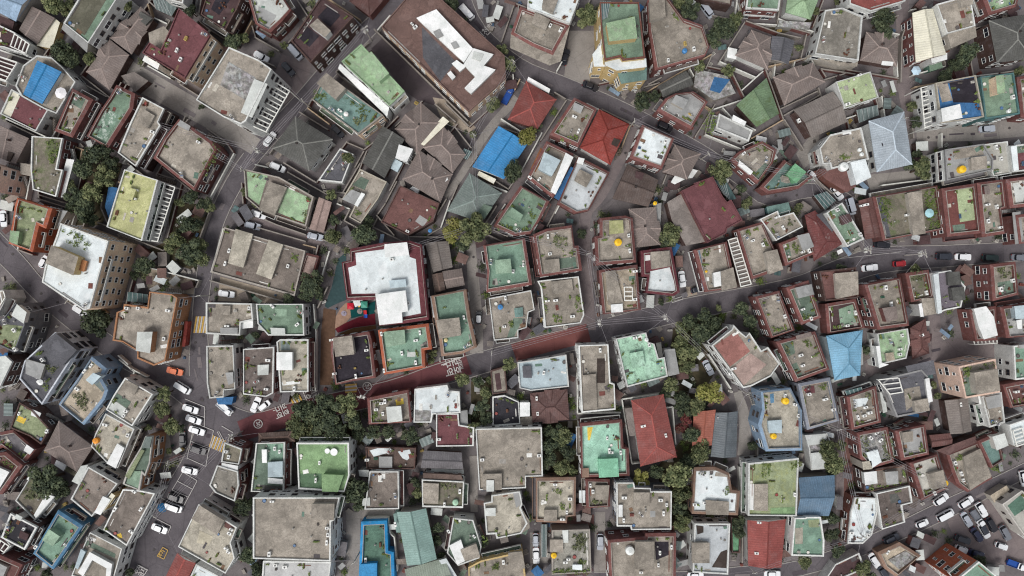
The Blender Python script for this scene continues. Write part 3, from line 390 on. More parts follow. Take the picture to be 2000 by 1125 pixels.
F;1823,534 1857,528 1886,560 1877,600 1846,606 1833,612;8;gp;wh;P:1858,562 1883,560 1886,586 1862,588:st:1.4,P:1823,536 1833,534 1840,611 1832,613:ws:.5,P:1850,532 1874,530 1878,556 1852,558:st:.6;white edged roof with two dark slate squares on the right
F;1936,517 1985,511 1991,575 1941,588;8;cn;br;V:1950,522 1972,518 1976,540 1954,544,M:1948,552 1984,546 1986,570 1950,576:gd,A:1978,548,A:1955,565;brick framed roof with a leafy patch near the right edge
F;1895,605 1947,598 1950,664 1908,667;6;rbr;br;P:1902,603 1926,598 1941,618 1949,655 1922,663 1912,640:wh:.9,g:1902,664 1947,660 1948,670 1904,673:-3;dazzling white stepped roof over brown terraces at right
F;1955,600 2022,590 2022,656 1968,660;7;gy;br;P:1981,598 2012,595 2014,622 1984,623:ls:1,P:1985,626 1996,624 1996,642 1988,643:wh:1,M:1958,602 1972,600 1976,622 1962,624:st;brick house with pale blue square roof at the right edge
H;1614,656 1685,645 1680,733 1630,743;6;lb;ls;P:1676,682 1685,678 1686,712 1676,716:gy:-1;sky blue hipped metal roof on the right half
F;1714,652 1773,642 1777,670 1770,700 1722,711;6;lg;wh;P:1711,676 1718,675 1722,708 1736,712 1717,719:wh:.4,P:1730,690 1745,688 1748,703 1732,706:tn:.6,A:1762,655,A:1758,682,A:1757,692;lime green roof with small tan square and white corner strip
H;1778,640 1808,622 1815,690 1782,702;4;rbr;bb;A:1800,655;small reddish brown hip roof right of the lime roof
F;1517,668 1593,648 1621,722 1555,746;8;cn;br;M:1527,672 1549,665 1553,690 1536,698:gd,M:1546,712 1556,708 1568,734 1558,740:gd,V:1528,678 1540,674 1544,692 1534,696,V:1568,668 1580,664 1584,676 1572,680,A:1564,694,A:1568,714,P:1554,656 1584,648 1586,656 1556,664:br:.4;brick house with a cream box and green corners on grey roof
F;1560,750 1622,738 1640,822 1578,840;8;cn;gyb;M:1572,755 1590,753 1592,767 1573,769:rd,V:1600,746 1614,744 1616,760 1604,762,A:1628,800,A:1580,770,A:1612,780;grey blue rimmed concrete roof with a red corner mat
F;1655,775 1712,755 1722,825 1665,840;7;cn;br;P:1650,764 1682,756 1686,768 1656,776:glt:-1,M:1666,780 1698,776 1690,792 1672,796:ws,V:1688,768 1698,766 1700,778 1690,780,A:1688,812,A:1698,806,A:1691,796,A:1676,815;brick house with whitish floor patches and a glass lean to
F;1738,737 1800,722 1812,735 1816,790 1808,804 1752,815 1724,748;8;gyd;gy;P:1785,783 1812,778 1816,802 1788,806:cn:1,P:1768,715 1822,703 1826,730 1798,736 1776,736:gyd:-.5,M:1765,760 1796,754 1800,780 1770,802:cn,P:1807,740 1815,738 1822,784 1813,787:wh:.4,g:1715,742 1755,738 1763,766 1738,770:.2,P:1718,766 1727,764 1733,804 1725,807:lt:-3;dark grey stepped house with a white pergola frame on top
F;1872,716 1944,701 1953,766 1886,778;11;cn;pch;P:1903,728 1948,720 1954,763 1909,771:cn:2.4,M:1882,738 1904,735 1908,770 1888,777:gd,V:1880,719 1942,705 1946,716 1886,734,V:1882,730 1898,728 1896,736 1884,738;peach tiled block with plants behind a concrete rooftop room
F;1918,775 1956,766 1963,825 1933,835;8;cn;wh;P:1924,776 1954,770 1957,794 1930,799:gy:.6,P:1910,772 1917,771 1919,788 1913,790:wh:-1;grey flat roof with white edges right of the peach tiled block
F;1980,676 2022,671 2022,738 1983,742;8;gn2;wh;P:1990,674 2002,673 2003,680 1991,681:gy:.6;sea green roof cut by the right edge of the photo
G;1845,782 1890,775 1898,842 1856,848;4;gb;bb;A:1876,790;dull brown gable roof below the peach tiled block
F;1960,752 2014,742 2014,790 1976,797;5;rbr;br;A:1985,765;bare brown roof at the right edge with a wire loop
F;-20,700 10,695 23,707 0,754 -20,762;9;lt;bb/wh;;pale roof corner with white double rim at the left edge
F;-20,572 6,566 12,582 -6,618 -22,612;8;cn;wh;g:-14,574 6,568 10,582 -8,610:.3;white slatted roof corner cut by the left edge of the photo
F;717,778 797,762 803,825 720,829;6;cn;br;P:754,795 783,793 786,822 757,826:lt:1.4,V:728,780 742,778 744,790 730,792,V:720,804 740,802 748,824 722,826,M:772,781 787,778 789,789 774,792:ye2,A:745,788,A:735,800,A:748,808,A:752,784;brick house with plants and a yellow mat round a grey box
F;810,760 873,752 877,763 897,765 899,806 845,809 842,825 808,825;5;ws;wh;M:810,800 842,802 841,823 810,823:rub,P:897,803 913,801 914,830 899,831:gy:-1;stepped white roof with a scruffy grey lower corner
F;38,786 62,800 97,838 80,868 58,852 20,836;6;lgm;bb;M:36,812 52,818 46,828 32,822:ye2,P:66,798 84,806 80,816 64,810:wh:-1,A:37,808,A:92,842;moss green roof with a yellow tarp edge at the lower left
F;-6,846 24,840 68,878 45,906 4,874 -14,884;5;gyd2;br;P:52,868 66,878 58,888 46,880:wh:.4;dark grey low roof at the left edge between moss and brick
F;-26,888 10,884 42,910 2,966 -26,962;7;rbr;br;V:4,892 28,908 24,916 0,902,P:-20,905 18,922 -3,957 -20,957:wh:.5;brick terrace with a white awning at the left edge
H;115,822 182,872 150,922 86,880;5;br;bb;P:110,898 130,908 124,920 106,908:wh:-1,P:120,905 152,924 148,932 118,914:ms:-2;wide brown hipped tile roof on the lower left
F;206,808 262,838 230,914 208,903 178,872 186,848;7;cc;wh;T:184,862:o:6,P:229,866 243,875 226,915 208,905:wh:.6,A:250,850,A:205,830;tan concrete roof with an orange tank and a white strip shed
F;276,872 284,852 298,852 292,905 283,930 278,925 272,958 240,945 250,915;8;gd;or3/lt;P:284,853 297,853 292,876 276,874:gg:.5,P:258,918 278,920 272,955 246,948:lgn:-.6,P:276,878 282,880 252,936 244,930:lgm:.5;long ramshackle green roof above an orange shop wall
F;172,912 229,945 179,1009 138,975;8;cd2;wh;P:201,969 216,976 196,1006 184,1001:wh:1,P:218,963 225,968 202,1000 195,996:ye:.6,P:158,910 172,908 156,948 140,940:lt:-1;brown grey roof with white rim and cream boards on its right
F;240,956 272,958 302,964 247,1066 202,1034;8;cd2;wh;M:228,1044 236,1041 239,1050 231,1053:ye2,A:276,994,A:224,995,A:256,1038,A:262,960,V:203,1028 210,1028 208,1036 204,1036;brown grey roof with one yellow mat near its lower tip
F;60,930 92,955 107,970 68,1016 30,978;6;ms;wh;V:46,958 72,960 76,976 50,974,P:64,918 72,924 58,940 52,936:wh:-1,P:90,964 106,970 70,1012 66,1006:wh:.3;mossy roof with white right rim under a dark spreading tree
F;112,997 160,1028 102,1113 63,1082;6.5;gn2;bl4;P:95,1033 117,1048 103,1067 82,1055:lgn:1.6,A:71,1068,A:128,1064;sea green roof with dusty blue rim and a pale square box
F;20,1003 72,1030 48,1074 2,1050;8;bk2;bb/wh;P:40,1036 56,1044 52,1056 36,1050:bb:.5,P:32,1004 44,1010 40,1018 28,1012:lt:.6,A:46,1034;black roofed house with a small brown box at the lower left
F;-22,1050 6,1048 22,1066 4,1084 -22,1080;6;bb;wh;g:-6,1050 18,1066 8,1078 -12,1064:.5;brown terrace with white curved railings at the left edge
F;-24,1076 42,1104 20,1150 -34,1150;9;rbr;br;P:-24,1090 14,1108 0,1140 -24,1140:gy:.6,g:44,1096 64,1106 54,1122 40,1112:-5;reddish brick roof filling the bottom left corner
F;176,1040 238,1072 216,1150 140,1124 160,1074;8;cn;wh;M:168,1054 226,1082 224,1090 164,1064:gd,P:175,1078 219,1102 212,1150 204,1150 208,1110 180,1094 162,1126 152,1118:wh:.9,P:158,1072 167,1078 152,1112 146,1108:ls:.6;grey roof ringed by a white U shaped canopy at bottom left
F;438,864 472,877 466,907 432,902;9;ms;br/wh;P:433,904 465,910 464,920 432,914:wh:-.4,A:446,893,A:442,882;small mossy white rimmed roof beside the yellow crossing
F;424,909 464,921 466,948 458,979 420,962 409,948;9;cm;br/wh;;mottled grey roof joined below the small mossy white rimmed one
F;388,985 438,1015 462,1030 450,1060 458,1090 440,1120 348,1068;9;cc;wh;P:390,987 438,1017 424,1045 374,1013:cn:1.6,A:452,1034,A:448,1042,A:442,1072,A:446,1078,M:390,1036 416,1048 408,1066 384,1060:cc2,P:448,1010 466,1020 462,1030 446,1022:rbr:-3;broad tan roof with a tilted grey stair house by the parking street
G;346,1080 382,1100 352,1160 312,1150;5;rt;wh;;red metal gable roof at the bottom edge left of the big grey block
F;383,1102 428,1126 402,1162 356,1160;5;ws;wh;;plain white roof beside the red gable at the bottom edge
F;500,866 556,864 554,962 490,960;11;gd;br/wh;M:521,867 553,867 552,898 523,898:gn2,P:523,903 552,901 552,932 523,932:ls:1,P:523,933 552,936 552,946 523,944:wh:.6,M:500,947 551,949 551,961 500,961:st,P:511,878 521,878 521,904 512,904:wh:.7,A:537,876,A:546,882;brick block with a pale blue shed on its green roof terrace
F;579,865 681,865 682,928 672,961 583,955;10;gr2;wh;M:582,925 628,925 628,954 583,952:gr3,P:629,926 671,928 660,961 629,960:gr2:1.6,D:639,881:5,D:652,883:7,A:624,904,A:617,938;grass green roof bearing two white round dishes
F;494,972 663,972 652,1016 646,1019 645,1096 494,1091;13;cn;wh;P:608,984 653,984 652,1016 608,1015:cn:1.6,A:531,980,A:639,1031,A:638,1060,A:526,1082,A:640,1045,g:556,958 656,962 654,971 556,969:-9;huge flat concrete roof with white walls and square corner box
F;514,1096 646,1098 640,1150 510,1150;7;lgm2;wh;A:538,1104,A:556,1108;pale grey metal roof tucked under the huge flat concrete roof
F;714,873 812,875 810,916 716,916;4;rb2;bb;M:722,880 742,874 763,875 756,885 730,892:ws,M:777,882 800,878 805,890 795,899 786,895:ws,P:740,892 766,892 766,914 740,914:gy:.4,A:717,898;low brown roof with two white paint splashes
G;828,880 902,884 905,917 822,914;4;gyd2;bb;P:842,915 906,918 906,926 842,922:lt:-1;dull grey metal gable roof between alley and paint splashed roof
F;852,808 895,808 897,830 926,835 925,871 852,872;5;rd;wh;A:857,858;small maroon flat roof under the stepped white one
F;929,838 1058,835 1060,930 1027,931 1027,953 936,957;8;cn;wh;P:942,926 980,925 980,957 943,957:cn:1,P:950,938 965,938 965,960 950,960:lt:1.4,A:942,898,A:1053,890;large plain concrete roof with a stepped corner near bottom centre
F;722,921 778,921 779,994 712,995;6;cd2;wh;P:700,918 720,918 720,932 702,930:lt:-1,P:710,972 724,970 724,986 708,986:lt:-1;plain brown grey roof beside a round dark tree
F;824,937 906,941 904,992 825,990;6;ms;wh;P:826,943 857,945 856,984 826,983:cn:.6,T:889,983:g:6,V:856,946 890,946 888,954 858,956,A:868,985,A:898,960,P:826,924 900,928 905,938 826,934:rb2:-.5;weedy roof with a pale green round tub in its corner
G;775,1000 832,993 853,1092 795,1105;6;tl2;cn;P:768,1004 776,1002 782,1040 774,1040:tl2:-1,A:772,1024;long pale teal metal gable roof at the bottom
F;705,1020 755,1018 757,1077 768,1080 770,1140 700,1140;4.5;gd2;blb;P:703,1102 736,1100 736,1140 702,1140:blb:1.2,A:714,1094;dull green roof inside a thick bright blue rim
F;885,1012 924,1016 940,1068 936,1090 895,1105 873,1080;6;gd;wh;P:877,1066 900,1054 906,1072 908,1096 893,1103:wh:1,P:899,1074 930,1062 938,1088 908,1096:cn:1.3,A:926,1048,A:876,1038;kite shaped green roof with white L shaped canopy
G;790,1112 868,1090 896,1150 808,1162;5;lgp2;wh;P:858,1092 872,1088 896,1128 884,1134:ws:-.5;pale grey green gable roof at the bottom edge
F;945,983 960,980 960,968 1015,960 1020,985 1017,992 1030,1022 1018,1042 970,1052 968,1043 950,1044;7;cc;cn/wh;P:947,993 968,992 968,1008 947,1008:lt:.6,V:942,1050 950,1044 956,1056 946,1060,M:1002,962 1014,961 1018,985 1008,992:gy,P:1018,990 1034,1016 1034,1030 1018,1040:cn:-1;tan roof with many notched corners near the bottom centre
F;915,1108 940,1095 1020,1077 1028,1140 916,1150;6;cn;ye;V:958,1100 976,1098 975,1112 960,1112,P:992,1080 1020,1077 1026,1110 996,1114:cn:.5,A:983,1098;grey roof with cream rim at the bottom edge near two parked cars
F;1134,828 1215,820 1218,874 1228,876 1230,930 1136,933;7;gn3;br;P:1168,897 1207,895 1209,931 1170,933:gn3l:1.6,M:1147,835 1158,834 1152,860 1148,860:ye2,A:1186,856,A:1190,880,A:1193,884,A:1212,884,P:1137,915 1150,914 1151,932 1137,933:tnb:.2;brick house with a vivid mint roof and square mint box
H;1233,782 1296,770 1322,893 1251,911;6;rt;wh;P:1220,798 1234,796 1248,850 1230,852:gb:-1,A:1256,832,A:1300,850;long red hipped roof with pale spots beside the trees
G;1355,803 1398,800 1390,870 1352,872;4;orr;bb;;faded orange tile gable roof next to a grey metal one
G;1398,806 1441,803 1438,893 1388,892;4;gym;bb;M:1402,815 1403,815 1403,817 1402,817:wh;grey metal gable roof attached right of the faded orange one
F;1047,934 1125,933 1124,1008 1108,1010 1107,1022 1047,1020;6;cc;tnb;P:1062,996 1088,996 1088,1018 1062,1018:cn:.5,V:1084,955 1096,955 1097,964 1085,964,V:1058,943 1072,943 1070,948 1058,948,A:1113,974,A:1107,1000,A:1098,1014,A:1084,946,V:1092,986 1102,984 1102,996 1094,996;tan rimmed roof with one round shrub in its middle
F;1144,936 1191,937 1192,990 1146,993;6;cn;br;P:1163,948 1190,948 1188,976 1163,976:cn:.9,V:1152,978 1176,978 1174,988 1152,988,A:1158,960,A:1153,948,P:1131,958 1143,958 1143,982 1131,982:ws:-2;small brick house with planted roof below the vivid mint roof
F;1204,943 1238,943 1240,953 1271,954 1271,960 1312,960 1311,1034 1233,1035 1232,1028 1205,1028;9;cn;gyb/wh;P:1238,962 1269,962 1269,988 1238,988:cn:1,A:1219,972,A:1218,1016,A:1302,986,P:1208,986 1216,986 1216,1010 1208,1010:wh:.3,M:1270,998 1280,998 1280,1010 1270,1010:gy,A:1296,1003,A:1290,977;grey rimmed stepped roof with a square hatch box
F;1357,914 1397,913 1425,925 1430,958 1446,960 1442,1007 1352,1004;7;ws;tnb;P:1378,977 1424,980 1423,1006 1379,1005:cn:.7,M:1398,922 1426,926 1427,932 1396,930:cn,V:1416,950 1424,948 1424,964 1418,966,A:1389,932,A:1357,986,A:1376,982;white roof in a tan rim with one concrete slab corner
F;1357,1023 1426,1023 1422,1122 1353,1118;8;wsg;wh;P:1352,1060 1386,1060 1386,1100 1352,1100:cn:1,M:1408,1078 1424,1072 1424,1110 1390,1108:bd,M:1360,1026 1374,1028 1374,1040 1362,1044:bd;white roof with dark brown water stains in two corners
F;1078,1036 1152,1034 1155,1118 1078,1122;5;gyv;cn;P:1074,1054 1100,1054 1100,1079 1074,1078:cn:.6,T:1082,1087:y:6,V:1119,1045 1145,1045 1145,1080 1120,1078,V:1080,1110 1152,1108 1153,1120 1080,1121,P:1118,1103 1137,1103 1137,1114 1118,1112:ws:.5,A:1104,1098,A:1110,1092,P:1098,1036 1110,1035 1110,1060 1100,1060:lt:.3,V:1126,1094 1144,1092 1144,1102 1128,1102;low garden house with vegetable bed and squat yellow tank
F;1188,1056 1260,1050 1262,1043 1321,1042 1320,1150 1192,1150;8;cn;br;P:1241,1058 1278,1058 1278,1112 1241,1112:cn:1.6,T:1231,1077:w:9,M:1279,1058 1306,1058 1306,1084 1281,1094:bk,A:1289,1080,A:1286,1104,A:1252,1118,A:1311,1068;broad brick house with a big white tank by a grey stair house
S;1057,1024 1068,1024 1067,1088 1058,1088;3;gtl;bb;;thin dark teal lean to beside two parked white cars
F;1462,905 1560,895 1556,1008 1461,1007;8;lgy2;wh;P:1474,946 1500,945 1500,998 1473,997:cn:.6,M:1464,945 1474,945 1472,996 1464,996:wh,V:1488,902 1504,900 1504,928 1490,932,M:1505,992 1556,990 1556,1006 1505,1006:gr2,A:1552,966,V:1545,902 1558,900 1558,916 1548,918;blotched yellow green roof with a sunken tan square
X;1560,933 1630,928 1619,1008 1556,1006;6;bls;cn;;slate blue ribbed metal gable roof on the lower right
G;1460,1016 1535,1014 1526,1108 1461,1105;5;rt2;wh;A:1482,1020,A:1477,1080;faded red metal gable roof near the bottom right
F;1552,1012 1573,1012 1575,1010 1603,1010 1605,1022 1610,1056 1609,1087 1546,1085;8;gn2;wh;M:1553,1032 1568,1030 1568,1062 1553,1063:cc,M:1578,1016 1600,1014 1600,1030 1580,1030:lgm;white rimmed sea green roof with a cream patch
F;1670,972 1712,973 1714,1000 1703,1045 1685,1062 1656,1062 1662,1000;6;ws;rbr/wh;A:1663,1041,A:1695,1045;off white roof with a ragged right side near the bottom right
F;1712,964 1777,949 1782,982 1762,987 1768,1020 1723,1034;7;cd;wh;M:1737,966 1752,964 1760,978 1740,984:st;dark brown L shaped roof with a crisp white rim
F;1676,846 1735,835 1748,902 1700,916 1682,896;7;rub;br;V:1680,850 1694,846 1698,892 1684,896,V:1724,850 1740,846 1746,896 1726,906,P:1692,884 1714,878 1722,902 1704,914:ws:.4,P:1684,902 1702,900 1704,916 1686,918:cc:.4,A:1700,855,A:1720,860,A:1712,846;brick house with a junk filled white strewn roof garden
F;1684,920 1770,906 1777,946 1690,962;6;cd2;bb;P:1687,923 1712,920 1714,944 1690,948:wh:1.3,P:1728,922 1754,920 1755,945 1732,947:gy:1,V:1700,950 1774,938 1776,946 1702,958,A:1737,934;low dark roof with a white square canopy and hedge of pots
F;1750,842 1808,830 1816,888 1762,900;7;gy;br;P:1763,845 1783,842 1784,862 1766,865:cn:1,V:1778,886 1794,882 1796,890 1780,894;brick house with a blotchy grey roof and a small upper box
F;1778,905 1832,888 1852,955 1802,978;7;lgp;br;P:1814,926 1842,918 1850,950 1822,956:cn:1,M:1822,928 1838,924 1842,946 1828,950:rbr,T:1849,945:y:6,A:1825,963;brick rimmed whitish roof with a yellow tank on its right corner
F;1850,888 1910,864 1940,935 1892,962 1870,945 1862,925;7;cn;br;P:1882,892 1915,876 1937,930 1895,958:cn:.5,A:1865,904,A:1878,925,A:1882,938,V:1868,890 1880,886 1882,900 1870,904;brick house with a big tilted tan slab on its roof
F;1912,862 1950,845 1962,900 1938,915;6;tl;br;P:1938,853 1962,846 1970,870 1947,880:lt:1.5,V:1936,912 1954,906 1956,920 1940,922;brick rimmed teal roof with a cream box at the right
F;1488,765 1545,758 1567,802 1568,880 1497,882 1482,830 1490,800;9;cc;bl3;T:1536,784:y:7,T:1513,853:y:6,P:1500,822 1527,820 1527,846 1502,846:ls:.5,A:1533,773,A:1552,790,A:1560,812,M:1504,770 1511,768 1512,786 1505,788:bl4;pale blue rimmed roof with two yellow tanks
F;1572,850 1615,846 1625,868 1618,915 1585,918 1580,875;4;rub;wh;P:1572,850 1614,847 1616,866 1578,870:lt2:.2,P:1584,885 1612,882 1612,914 1586,917:lt2:.3;patchwork roof of pale sheets beside a leafy tree
F;1866,1135 1912,1097 1988,1160 1940,1204;14;gn2;or2/wh;;tall orange brick block with many windows in the bottom right corner
F;1958,985 1996,958 2044,1000 2044,1076 2002,1048;6;lgp;lt;M:1968,988 1994,966 2010,988 1982,1008:gd2,P:1934,968 1966,948 1974,960 1942,982:tn:-3;pale block with a deep green strip beside the car lot
F;1715,1080 1758,1060 1800,1086 1752,1128 1730,1112;3.5;tn;tnb;P:1735,1094 1768,1076 1790,1090 1756,1112:rub:-.6,A:1733,1078;low tan walled yard building by the lower right road
F;1632,1102 1678,1080 1690,1110 1600,1150;4;bb;wh;;low brown roof with white bars at the bottom edge
G;1815,850 1856,846 1860,868 1820,874;4;rbr;bb;;small reddish brown gable roof between brick houses at lower right
S;1828,880 1905,852 1911,863 1850,889;4.5;rw2;bb;;long dark red lean to roof above the tilted tan slab house
F;1972,830 2014,815 2014,862 1980,870;8;ws;wh;g:1978,842 1996,836 2004,866 1986,872:.4;whitish roof with white beams at the lower right edge
F;958,724 986,716 991,766 962,770;4;cn;bb;M:966,730 976,728 980,760 970,762:bb;small weathered roof left of the pale blue grey one
H;505,846 570,842 576,862 505,864;4;rb2;bb;;low brown tile roof strip above the pale blue shed block
S;1635,970 1647,970 1646,996 1634,995;3;gyd2;wh;;tiny grey shed in the alley beside the slate blue gable
F;1428,1010 1448,1012 1446,1080 1430,1080;3;gb2;bb;;narrow low shed between the stained white roof and red gable
"""
TREES = """100,12,22 128,15,20 120,98,24,d 138,118,20,d 176,116,14 245,10,18 455,82,20,d 476,74,14 392,208,8,d 372,22,14,d 882,8,18,d 960,206,17 905,42,9,d 555,90,9 925,262,8 990,122,18 980,100,14 1148,35,24 1345,20,22,d 1325,5,15 1410,55,25,d 1393,78,20,d 1434,42,18 1255,200,20,d 1277,190,14,d 1028,266,22,y 1048,246,12,d 1365,128,13 1421,140,14 1725,40,24,d 1732,64,15,d 1886,106,25,d 1868,126,16,d 1850,148,17,d 1780,208,11 1790,240,12,d 1990,138,11 1560,94,10 1636,4,8 1592,22,9 1700,100,9 195,300,27,d 163,332,24,d 206,346,24 178,372,22 150,386,20,d 160,412,24,d 138,362,12 216,320,20,d 176,425,18,d 140,405,14,d 374,385,18,d 396,396,16,d 412,407,12 371,440,24,d 346,470,17 372,492,26,d 390,478,16 392,505,17 282,520,20,d 330,483,16 352,395,12 681,308,14 712,456,25,d 652,462,17 653,430,11,d 612,552,24,d 648,382,12 880,452,25,y 928,450,33 1000,335,23,d 722,432,14,d 1204,296,17,b 1412,334,25 1462,396,13 1310,455,23 1302,474,18,d 1136,455,11,d 1800,330,23 1776,318,15,d 1642,526,13,d 1684,392,10,d 1690,432,11,d 1788,524,11 1560,405,9 1448,366,11,d 1485,345,9 300,300,12,d 905,478,16,d 262,538,10,d 1790,300,11,d 1166,440,9,d 1190,538,8 478,375,10 500,400,8 190,626,31,d 323,768,17 318,800,18 333,832,18 290,835,9 600,572,17,d 562,588,15,d 625,578,10,d 600,800,28,d 640,790,28,d 682,788,26 588,832,28 640,830,31,d 690,826,22,d 610,852,22 664,852,26,d 702,846,16,d 846,690,9 842,704,8 905,742,16 932,746,13,d 950,768,14 942,792,15,d 995,712,14 984,724,10,d 948,816,15,d 926,834,14 1330,642,16 1346,626,18,d 1376,620,20,d 1396,632,18,d 1370,652,24,d 1402,652,20,d 1330,662,18 1318,684,15 1350,690,24 1340,712,18 1312,750,17 1332,776,18,d 1386,764,27,y 1358,790,22 1334,796,18,d 1300,768,13,d 1450,602,18,d 1462,628,16,d 1472,652,12,d 1340,818,15,r 1334,838,15,r 1690,686,11,d 1824,750,9 1830,774,9 1088,846,19,d 1070,842,14,d 350,836,10,d 500,655,9,d 1404,600,8 480,768,8 1418,690,10 730,846,16,d 760,845,14,d 800,850,18,d 955,742,9 1275,560,7 1290,590,8,d 92,938,32,d 118,958,20,d 475,985,22,d 488,1085,20,d 505,1115,20,d 690,960,30,d 705,985,18,d 812,945,12,d 815,965,12 855,1030,14,d 852,1055,12,d 862,1085,9,d 942,1060,11,d 1075,870,20,d 1098,855,20 1110,882,18,d 1075,900,20,d 1100,912,18 1118,918,12 1062,925,8,d 1250,935,20,y 1282,920,16,d 1322,930,32 1330,965,22 1350,850,20,d 1365,885,20 1345,900,18,d 1372,870,16 1325,990,16,d 1330,1025,20 1340,1010,14,d 1385,1012,10 1440,1020,16,d 1445,1040,12,d 1618,880,22 1630,905,20 1640,870,12 1622,920,12,d 1555,900,14 1625,1010,14,d 1628,1045,16,d 1635,1075,16,d 1572,1095,17 1690,1110,18 1700,1128,14,d 1915,1095,13,d 1470,870,11,d 330,880,8 1950,915,8 20,905,7 905,1060,7 40,895,9,d 15,1120,8 90,1120,12,d 1610,1008,8 255,1118,10,d 235,1090,10,d"""
CARS = """
912,25,48;white;truck;white pickup truck parked;;white
577,103,48;silver;van;silver van parked
563,135,48;dark;sedan;dark car parked
511,111,28;white;sedan;white car parked
660,256,48;black;sedan;black car parked
992,188,-62;blue;truck;blue pickup truck parked;;blue
527,272,-52;white;sedan;white car driving
1104,112,-74;black;sedan;black car parked
1153,168,22;black;sedan;black car parked
1380,21,52;silver;van;silver van parked
1298,247,24;black;suv;black car parked
1927,252,-4;silver;sedan;silver white car parked
8,427,86;white;sedan;white car parked
543,327,24;white;suv;white car parked
505,419,18;white;sedan;white car parked
494,441,14;silver;suv;silver car parked
616,462,12;silver;sedan;silver car tucked
1332,545,82;white;sedan;white car parked
1634,377,52;white;suv;white car driving
1661,403,74;silver;van;silver van parked
1587,343,40;white;hatch;small white car parked
1722,478,6;black;suv;black car driving
1698,523,-6;white;sedan;white car parked
1756,515,-4;red;hatch;red car parked
1843,501,2;dark;suv;dark car parked
1880,502,2;white;sedan;white car parked
1933,504,4;green;suv;dark green car parked
1990,503,2;grey;sedan;grey car parked
443,574,8;white;sedan;white car parked
935,621,-88;black;hatch;black car with white roof parked;white
342,725,14;orange;sedan;orange taxi driving
358,757,32;white;van;long white van driving
372.5,798.5,18;white;sedan;white sedan parked
378.5,819.5,20;white;sedan;white sedan parked in a marked bay
385,841,18;white;sedan;white sedan third down its row of bays
440,797,40;white;truck;small white pickup parked;;white
500,790,-66;white;sedan;white car parked
517,792,-38;white;hatch;tiny white car parked
1383,718,62;silver;sedan;silver car parked
357,858,88;black;sedan;black car parked
388,878,20;black;suv;black car in a marked bay
371,919,12;white;sedan;white car parked
344,972,20;black;suv;black car parked in a bay
340,990,20;white;van;boxy white van parked
312,1032,22;white;sedan;white car parked
86,511,-62;white;hatch;white car parked
157,607,32;white;sedan;white car half hidden under a tree
1046,1054,90;silver;hatch;short silver car parked
1047,1085,88;white;sedan;white car parked
1172,1058,90;silver;suv;silver car parked
1836.5,974.5,-34;white;suv;white car with dark side parked
1885,980,-32;white;suv;white car parked across the lane
1845,1005,-28;white;van;white van driving
1800,1022,-22;white;hatch;small white car parked
1887,1014,58;silver;sedan;silver sedan parked
1907,1011,55;white;truck;white truck with grey bed parked;;grey
1916,995,58;white;suv;white car parked uppermost
1935,1024,60;black;suv;black car parked
1921,1036,60;white;suv;white car with dark roof parked;dark
1907,1044,53;navy;sedan;dark blue car parked
1879,1053,18;dark;suv;dark grey car parked
1877,1072,22;white;hatch;white car nosed in
1906,1081,18;navy;sedan;navy car parked
1982,1102,20;white;truck;white truck with blue bed parked;;blue
1740,1052,-26;dark;suv;dark car parked along the lane
1707,1094,58;white;sedan;white car parked
1725,1118,58;dark;sedan;dark car parked
1998,934,78;white;suv;white car parked
1508,1121,0;white;sedan;white car parked
1358,1124,0;white;sedan;white car parked
1361,565,-18;dark;hatch;dark car backed in
1962,1040,60;grey;suv;grey car parked alone
1955,1066,20;white;hatch;white car parked alone
"""
WALLS = """
white;612,594 617,650 616,764
white;1215,780 1294,768
white;1215,780 1234,906 1252,904
white;1298,797 1314,795 1320,868
white;1127,676 1128,808 1213,806
white;1384,692 1428,760
white;715,1012 758,1012 762,1042 770,1050 776,1116
white;436,446 412,532
white;1582,108 1600,150
grey;1774,40 1762,72 1760,160
tan;1242,192 1390,106
grey;730,56 914,236
grey;740,265 770,200
grey;640,560 620,602
white;280,520 388,548
grey;388,470 408,415
grey;388,548 382,562
white;1520,36 1558,52 1590,62
grey;1450,990 1450,1100
white;1722,362 1832,348
grey;1590,346 1625,378 1690,345
white;230,694 250,712
white;232,702 262,726 258,738
white;255,720 286,736
grey;835,470 850,575
grey;800,462 885,464
tan;1500,130 1580,112
grey;30,280 55,270
grey;735,420 770,460
white;1840,260 1840,288
brick;1500,640 1480,570
grey;1480,790 1480,900
white;1445,912 1448,1010
"""
# ------------------------------------------------------------------ buildings
PIPE = lambda: plain('pipe', (150, 148, 144))
TANKC = dict(y=(238, 188, 40), b=(70, 130, 185), w=(222, 226, 224), o=(230, 150, 50), c=(214, 200, 150), g=(170, 205, 178))
def leafquads(mb, x, y, z, s, n, spread, hz, rnd):
    for _ in range(n):
        a = rnd.uniform(0, 6.28); t = rnd.uniform(-.9, .9); q = s * rnd.uniform(.6, 1.3)
        cx, cy, cz = x + rnd.gauss(0, spread), y + rnd.gauss(0, spread), z + rnd.uniform(0, hz)
        u = (math.cos(a), math.sin(a), rnd.uniform(-.4, .4)); v = (-math.sin(a) * math.cos(t), math.cos(a) * math.cos(t), math.sin(t))
        mb.face([(cx + q * (i * u[0] + j * v[0]), cy + q * (i * u[1] + j * v[1]), cz + q * (i * u[2] + j * v[2])) for i, j in ((-1, -.6), (.3, -1), (1, .5), (-.2, 1))])
